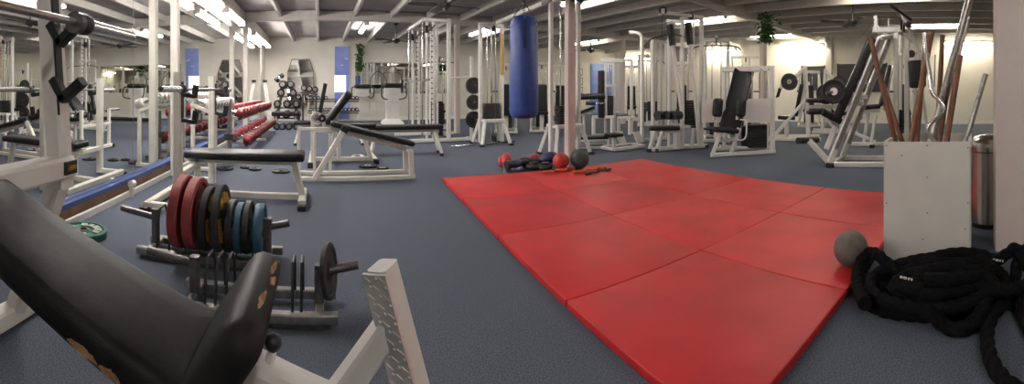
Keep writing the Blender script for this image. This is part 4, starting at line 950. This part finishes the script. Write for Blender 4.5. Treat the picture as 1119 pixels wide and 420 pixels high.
def stack_machine(label, px, r, w=.6, h=1.9, pad=True):
    p = mk(r); ux, uy = side_dirs(px); T = thing('stack_machine', label, 'exercise machine', flo(p(px,150)))
    O = V(p(px,150).x, p(px,150).y, 0); X = lambda x, z, d=0: O+ux*x+uy*d+V(0,0,z)
    for s in (-1, 1):
        bar(T, 'upright', X(s*w/2,.04,.25), X(s*w/2,h,.25), .06); bar(T, 'side_rail', X(s*w/2,.04,.3), X(s*w/2,.04,-.6), .06); rod(T, 'guide_rod', [X(s*.1,.1,.25), X(s*.1,h,.25)], .012)
    bar(T, 'top_rail', X(-w/2-.03,h,.25), X(w/2+.03,h,.25), .09); bar(T, 'base_rail', X(-w/2,.05,.25), X(w/2,.05,.25), .06); bar(T, 'front_rail', X(-w/2,.05,-.6), X(w/2,.05,-.6), .06)
    c = X(0,.1,.25); stack(T, (c.x, c.y, .08), .3, .18, .6, 12, rz=-az(px)); pulley(T, X(0,h-.08,.2), ux, .06)
    if pad:
        cushion(T, 'seat_pad', X(-.17,.48,-.3), X(.17,.48,-.3), .34, .08, (0,0,1), 'vinyl'); cushion(T, 'back_pad', X(0,.52,-.12), X(0,1.2,-.02), .28, .08, -uy, 'vinyl'); bar(T, 'seat_post', X(0,.04,-.3), X(0,.45,-.3), .09); bar(T, 'back_rail', X(0,.4,-.05), X(0,1.3,.06), .05); bar(T, 'floor_rail', X(0,.05,-.6), X(0,.05,.25), .07)
        for s in (-1, 1): bar(T, 'press_arm', X(s*.3,1.5,.1), X(s*.34,1.0,-.4), .05); rod(T, 'hand_grip', [X(s*.34,1.02,-.4), X(s*.2,1.02,-.46)], .018, 'black')
    else:
        rod(T, 'pull_bar', spline([X(-.5,h-.28,-.3), X(-.4,h-.2,-.3), X(0,h-.18,-.3), X(.4,h-.2,-.3), X(.5,h-.28,-.3)], 4), .014, 'dull_steel', 8); bar(T, 'boom', X(0,h,.25), X(0,h,-.35), .06); rod(T, 'cable', [X(0,h,-.3), X(0,h-.18,-.3)], .005, 'black', 6)
        cushion(T, 'seat_pad', X(-.17,.48,-.3), X(.17,.48,-.3), .34, .08, (0,0,1), 'vinyl'); bar(T, 'seat_post', X(0,.04,-.3), X(0,.45,-.3), .09); bar(T, 'floor_rail', X(0,.05,-.6), X(0,.05,.25), .07)
stack_machine('white stack machine with a wide boxed top, seen over the chest press', 815, 10.6, .75, 1.95)
stack_machine('tall stack machine between the pulldown and the chest press', 783, 8.6, .5, 2.15, False)
stack_machine('stack machine far behind the cable crossover, beside the bag', 592, 10.5, .55, 1.75)
stack_machine('stack machine far behind, showing between tower and bag', 553, 10.2, .5, 1.7)
stack_machine('pulldown machine farthest back, before the blue double door side', 708, 12.2, .55, 2.1, False)
stack_machine('pec machine in the far distance behind the pulldown', 745, 11.6, .7, 1.85)
stack_machine('slim machine behind the smith machine by the back mirror', 480, 11.3, .5, 2.0, False)
stack_machine('machine far behind the column, showing past the crossover post', 612, 12.4, .6, 1.8)
stack_machine('cream stack machine by the far wall under the dark board', 884, 11.9, .6, 1.6)
stack_machine('stack machine by the far wall, right of the leg press rails', 988, 10.2, .6, 1.75)
stack_machine('stack machine in the distance above the seated row', 690, 14.2, .6, 1.9)
# dark boards and notices on the far wall
for y0, y1, z0, z1, lb in ((4.15,4.95,1.05,1.85,'dark square board on the far wall by the pilaster'), (2.1,3.7,1.0,1.9,'wide dark board on the far wall behind the leg press')):
    T = thing('wall_board', lb, 'board', (XR, (y0+y1)/2, z0)); MB().box((XR-.02,(y0+y1)/2,(z0+z1)/2), (.04,y1-y0,z1-z0)).build('panel', 'dark_board', T)
    for yy in (y0, y1): MB().box((XR-.03,yy,(z0+z1)/2), (.06,.04,z1-z0+.04)).build('frame_rail', 'black', T)
for x, z, lb in ((10.55,1.85,'small framed notice on the back wall, upper'), (10.55,1.45,'small framed notice on the back wall, middle'), (10.55,1.05,'small framed notice on the back wall, lower')):
    T = thing('notice', lb, 'notice', (x, YB, z)); MB().box((x,YB-.012,z), (.26,.024,.30)).build('frame', 'black', T); MB().box((x,YB-.026,z), (.20,.006,.24)).build('sheet', 'paper', T)

# ================================================================== BOX OF BARS
FL, FR, BR, BL = V(2.45,.42,0), V(2.485,-.10,0), V(2.96,-.125,0), V(2.925,.40,0)
HB = .73
T = thing('bar_box', 'white open-topped wooden box holding upright sticks and bars', 'box', (2.7, .16, 0))
def panel(a, b, name):
    d = (b-a).normalized(); n = V(-d.y, d.x, 0)
    o = MB().box((a+b)/2+V(0,0,HB/2), ((b-a).length, .018, HB), ax=(d, n, V(0,0,1))).build(name, 'white_board', T, smooth=False); return o, d, n
pf, d, n = panel(FR, FL, 'front_panel'); panel(FL+V(.012,0,0), BL, 'side_panel'); panel(BL, BR, 'back_panel'); panel(BR, FR+V(.012,0,0), 'side_panel')
MB().prism([q+V(0,0,.02) for q in (FL, BL, BR, FR)], 0, (0,0,1), .02).build('bottom', 'white_board', T)
MB().prism([V(q[0],q[1],HB-.10) for q in ((2.47,.40),(2.92,.38),(2.945,-.11),(2.495,-.085))], 0, (0,0,1), .012).build('inner_shelf', 'joist', T)
dirf = (FR-FL)
for u, w in ((.02,.98),(.02,.5),(.5,.985),(.98,.965),(.98,.5),(.5,.72),(.2,.9),(.5,.42),(.95,.28),(.45,.2)):
    c = FL+dirf*u+V(-.0095,0,HB*w-.01); MB().lathe([(.001,0),(.005,0),(.004,.002),(.001,.002)], c, (-1,0,0), 8).build('screw', 'dull_steel', pf)
# sticks: foot and head bearings in the room
def stick(label, px0, py0, px1, py1, r, m, name='wooden_stick', cat='stick', dr=.12, rr=.0145, ext=.10):
    b, t = pt(px0, py0, r), pt(px1, py1, r+dr); dd = (b-t).normalized(); b = b+dd*ext
    T = thing(name, label, cat, b, 'sticks and bars in the white box')
    rr *= 1.35
    MB().tube([b, t], rr, 12).build('shaft', m, T)
    MB().tube([t, t+(t-b).normalized()*.008], rr*1.04, 12).build('end_cap', m, T)
    return T
stick('reddish wooden stick leaning out of the box towards the leg press', 977, 150, 951, 41, 2.72, 'wood', dr=.05, rr=.0135)
stick('short reddish stick crossing the leaning one at the box rim', 984, 149, 962, 84, 2.85, 'wood', dr=.05, rr=.0125)
stick('reddish wooden stick leaning over the middle of the box', 996, 152, 1018, 35, 2.66, 'wood', dr=.1, rr=.0155)
stick('reddish stick standing behind the curl bar', 1024, 148, 1030, 40, 2.88, 'wood', dr=.05, rr=.0135)
stick('slim reddish stick behind the middle stick, its head just lower', 1003, 148, 1011.5, 40, 2.86, 'wood', dr=.05, rr=.012)
stick('reddish stick leaning against the long steel bar', 1035, 150, 1049, 62, 2.64, 'wood', dr=.1, rr=.0155)
stick('short reddish stick low between the curl bar and the steel bar', 1028, 149, 1036, 92, 2.76, 'wood', dr=.05, rr=.012)
stick('short dull steel bar leaning at the bin side of the box', 1057, 149, 1077, 82, 2.78, 'steel', 'steel_bar', 'bar', .05, .0135)
T = stick('long shining steel bar rising out of the box to the ceiling', 1018, 150, 1062, -14, 2.74, 'steel', 'steel_bar', 'bar', .12, .016)
T = stick('second steel bar close beside the long shining one', 1022, 150, 1058, 20, 2.82, 'steel', 'steel_bar', 'bar', .1, .014)
T = thing('curl_bar', 'chrome zigzag curl bar standing in the box of sticks', 'bar', pt(1012,158,2.62))
r = 2.62
rod(T, 'shaft', spline([pt(1012,60,r+.06), pt(1016,82,r+.05), pt(1018.5,101,r+.03), pt(1026,109,r+.02), pt(1031,117,r+.01), pt(1028,125,r), pt(1018,134,r), pt(1014,142,r), pt(1017,149,r), pt(1022,155,r)], 5), .0155, 'chrome', 10)
rod(T, 'collar', [pt(1011.6,58,r+.06), pt(1012.4,62,r+.06)], .021, 'chrome', 12); rod(T, 'sleeve', [pt(1010,36,r+.075), pt(1011.6,58,r+.06)], .0135, 'chrome', 12)

# ================================================================== STEEL BIN
bx, by = 3.17, -.275
T = thing('steel_bin', 'tall stainless steel bin with a domed lid between box and plastered wall end', 'bin', (bx, by, 0))
MB().lathe([(.10,0),(.142,0),(.142,.03),(.14,.04),(.14,.57),(.136,.57),(.05,.57)], (bx,by,0), (0,0,1), 36).build('body', 'bin_steel', T)
MB().lathe([(.144,.0),(.148,.0),(.148,.03),(.144,.03)], (bx,by,0), (0,0,1), 36).build('base_ring', 'black', T)
MB().lathe([(.10,.578),(.143,.578),(.145,.585),(.145,.625),(.138,.655),(.115,.68),(.07,.695),(.005,.70)], (bx,by,0), (0,0,1), 36).build('lid', 'bin_steel', T)

# ================================================================== BATTLE ROPE
def rope(T, ctrl, R, name='rope', n=12, twist=34, end=True):
    pts = spline(ctrl, n); rs = []; px = None; L = 0
    for i, q in enumerate(pts):
        d = (pts[min(i+1,len(pts)-1)]-pts[max(i-1,0)]).normalized()
        if px is None: x, y, d = frame_of(d)
        else:
            x = px-d*px.dot(d); x.normalize(); y = d.cross(x)
        px = x
        if i: L += (pts[i]-pts[i-1]).length
        rs.append([q+(x*math.cos(t)+y*math.sin(t))*R*(.86+.22*abs(math.cos(1.5*(t-L*twist)))) for t in [2*PI*k/20 for k in range(20)]])
    o = MB().rings(rs).build(name, 'rope', T, angle=80)
    if end:
        for e, f in ((pts[0], pts[1]), (pts[-1], pts[-2])):
            dd = (e-f).normalized(); MB().tube([e-dd*.10, e+dd*.02], R*1.06, 16).build('end_sleeve', 'rope', T)
    return o
def F(px, py, z=.03): q = gp(px, py, z); return q
RP = .03
T = thing('battle_rope', 'thick black battle rope heaped in loops on the carpet before the white box', 'rope', gp(1020,315))
def loop(pts, z): return [F(x, y, z+dz) for x, y, dz in pts]
ctrl = []
ctrl += loop([(950,283,.0),(943,295,.0),(941,315,.0),(948,330,.0),(965,339,.0),(990,343,.0),(1015,345,.0),(1045,343,.0),(1072,334,.0),(1092,322,.0),(1098,306,.0),(1085,292,.0)], RP)
ctrl += loop([(1060,284,.0),(1030,281,.0),(1002,284,.0),(980,291,.0),(966,302,.0),(962,316,.0),(972,327,.0)], RP)
ctrl += loop([(995,334,.02),(1016,342,.05),(1032,356,.0),(1050,360,.0),(1066,350,.03),(1076,334,.06),(1078,318,.06)], RP)
ctrl += loop([(1066,303,.06),(1042,296,.06),(1015,297,.06),(992,303,.06),(978,312,.06),(985,323,.06),(1010,329,.06),(1040,328,.06),(1062,321,.07)], RP)
ctrl += loop([(1062,307,.1),(1040,300,.11),(1015,302,.11),(1000,309,.11),(1008,319,.11),(1030,320,.12),(1048,313,.12)], RP)
ctrl += loop([(1050,300,.13),(1075,296,.1),(1095,303,.06),(1100,325,.04),(1085,345,.02),(1079,366,.0),(1082,390,.0),(1092,410,.0),(1108,425,.0),(1128,430,.0),(1142,415,.0),(1140,385,.0),(1126,362,.0),(1116,340,.0),(1110,318,.02)], RP)
ctrl += loop([(1110,300,.06),(1112,286,.10),(1118,279,.10),(1130,285,.03)], RP)
ctrl += loop([(1138,300,.02),(1122,312,.05),(1100,318,.09),(1070,312,.11),(1045,318,.12),(1020,314,.13),(1000,318,.11),(985,312,.11),(990,302,.12),(1015,296,.14),(1045,292,.15),(1072,300,.14),(1086,312,.10),(1070,326,.08),(1040,336,.06),(1005,338,.05),(975,332,.05),(955,322,.05),(952,308,.06),(965,296,.08),(990,288,.10),(1020,288,.12),(1050,288,.13),(1075,286,.13),(1085,294,.12),(1070,302,.14),(1040,306,.17),(1015,306,.17)], RP)
rope(T, ctrl, RP)
T = thing('battle_rope', 'second black rope end arching off the heap beside the grey ball', 'rope', gp(975,295))
ctrl = loop([(944,330,.05),(938,315,.04),(937,298,.05),(943,283,.09),(952,276,.12),(961,280,.13),(972,290,.10),(985,297,.07),(1000,292,.09),(1020,282,.12),(1045,277,.13),(1070,278,.12),(1088,284,.11),(1100,278,.14),(1108,272,.17),(1116,276,.16),(1122,290,.1)], RP)
rope(T, ctrl, RP)
for i, (px, py, z, w) in enumerate(((984,303,.195,'scrap of white tape stuck to the rope heap near the grey ball'), (1086,284,.18,'small pale tape scrap on the rope heap near the plastered wall'))):
    c = F(px, py, z); T = thing('tape_scrap', w, 'tape', c); m = MB()
    for k in range(5): m.box(c+V(.0+.004*k,-.012*k+random.uniform(-.004,.004),-.004*k), (.006,.010,.008), .4*k)
    m.build('tape', 'paper', T)['kind'] = 'stuff'
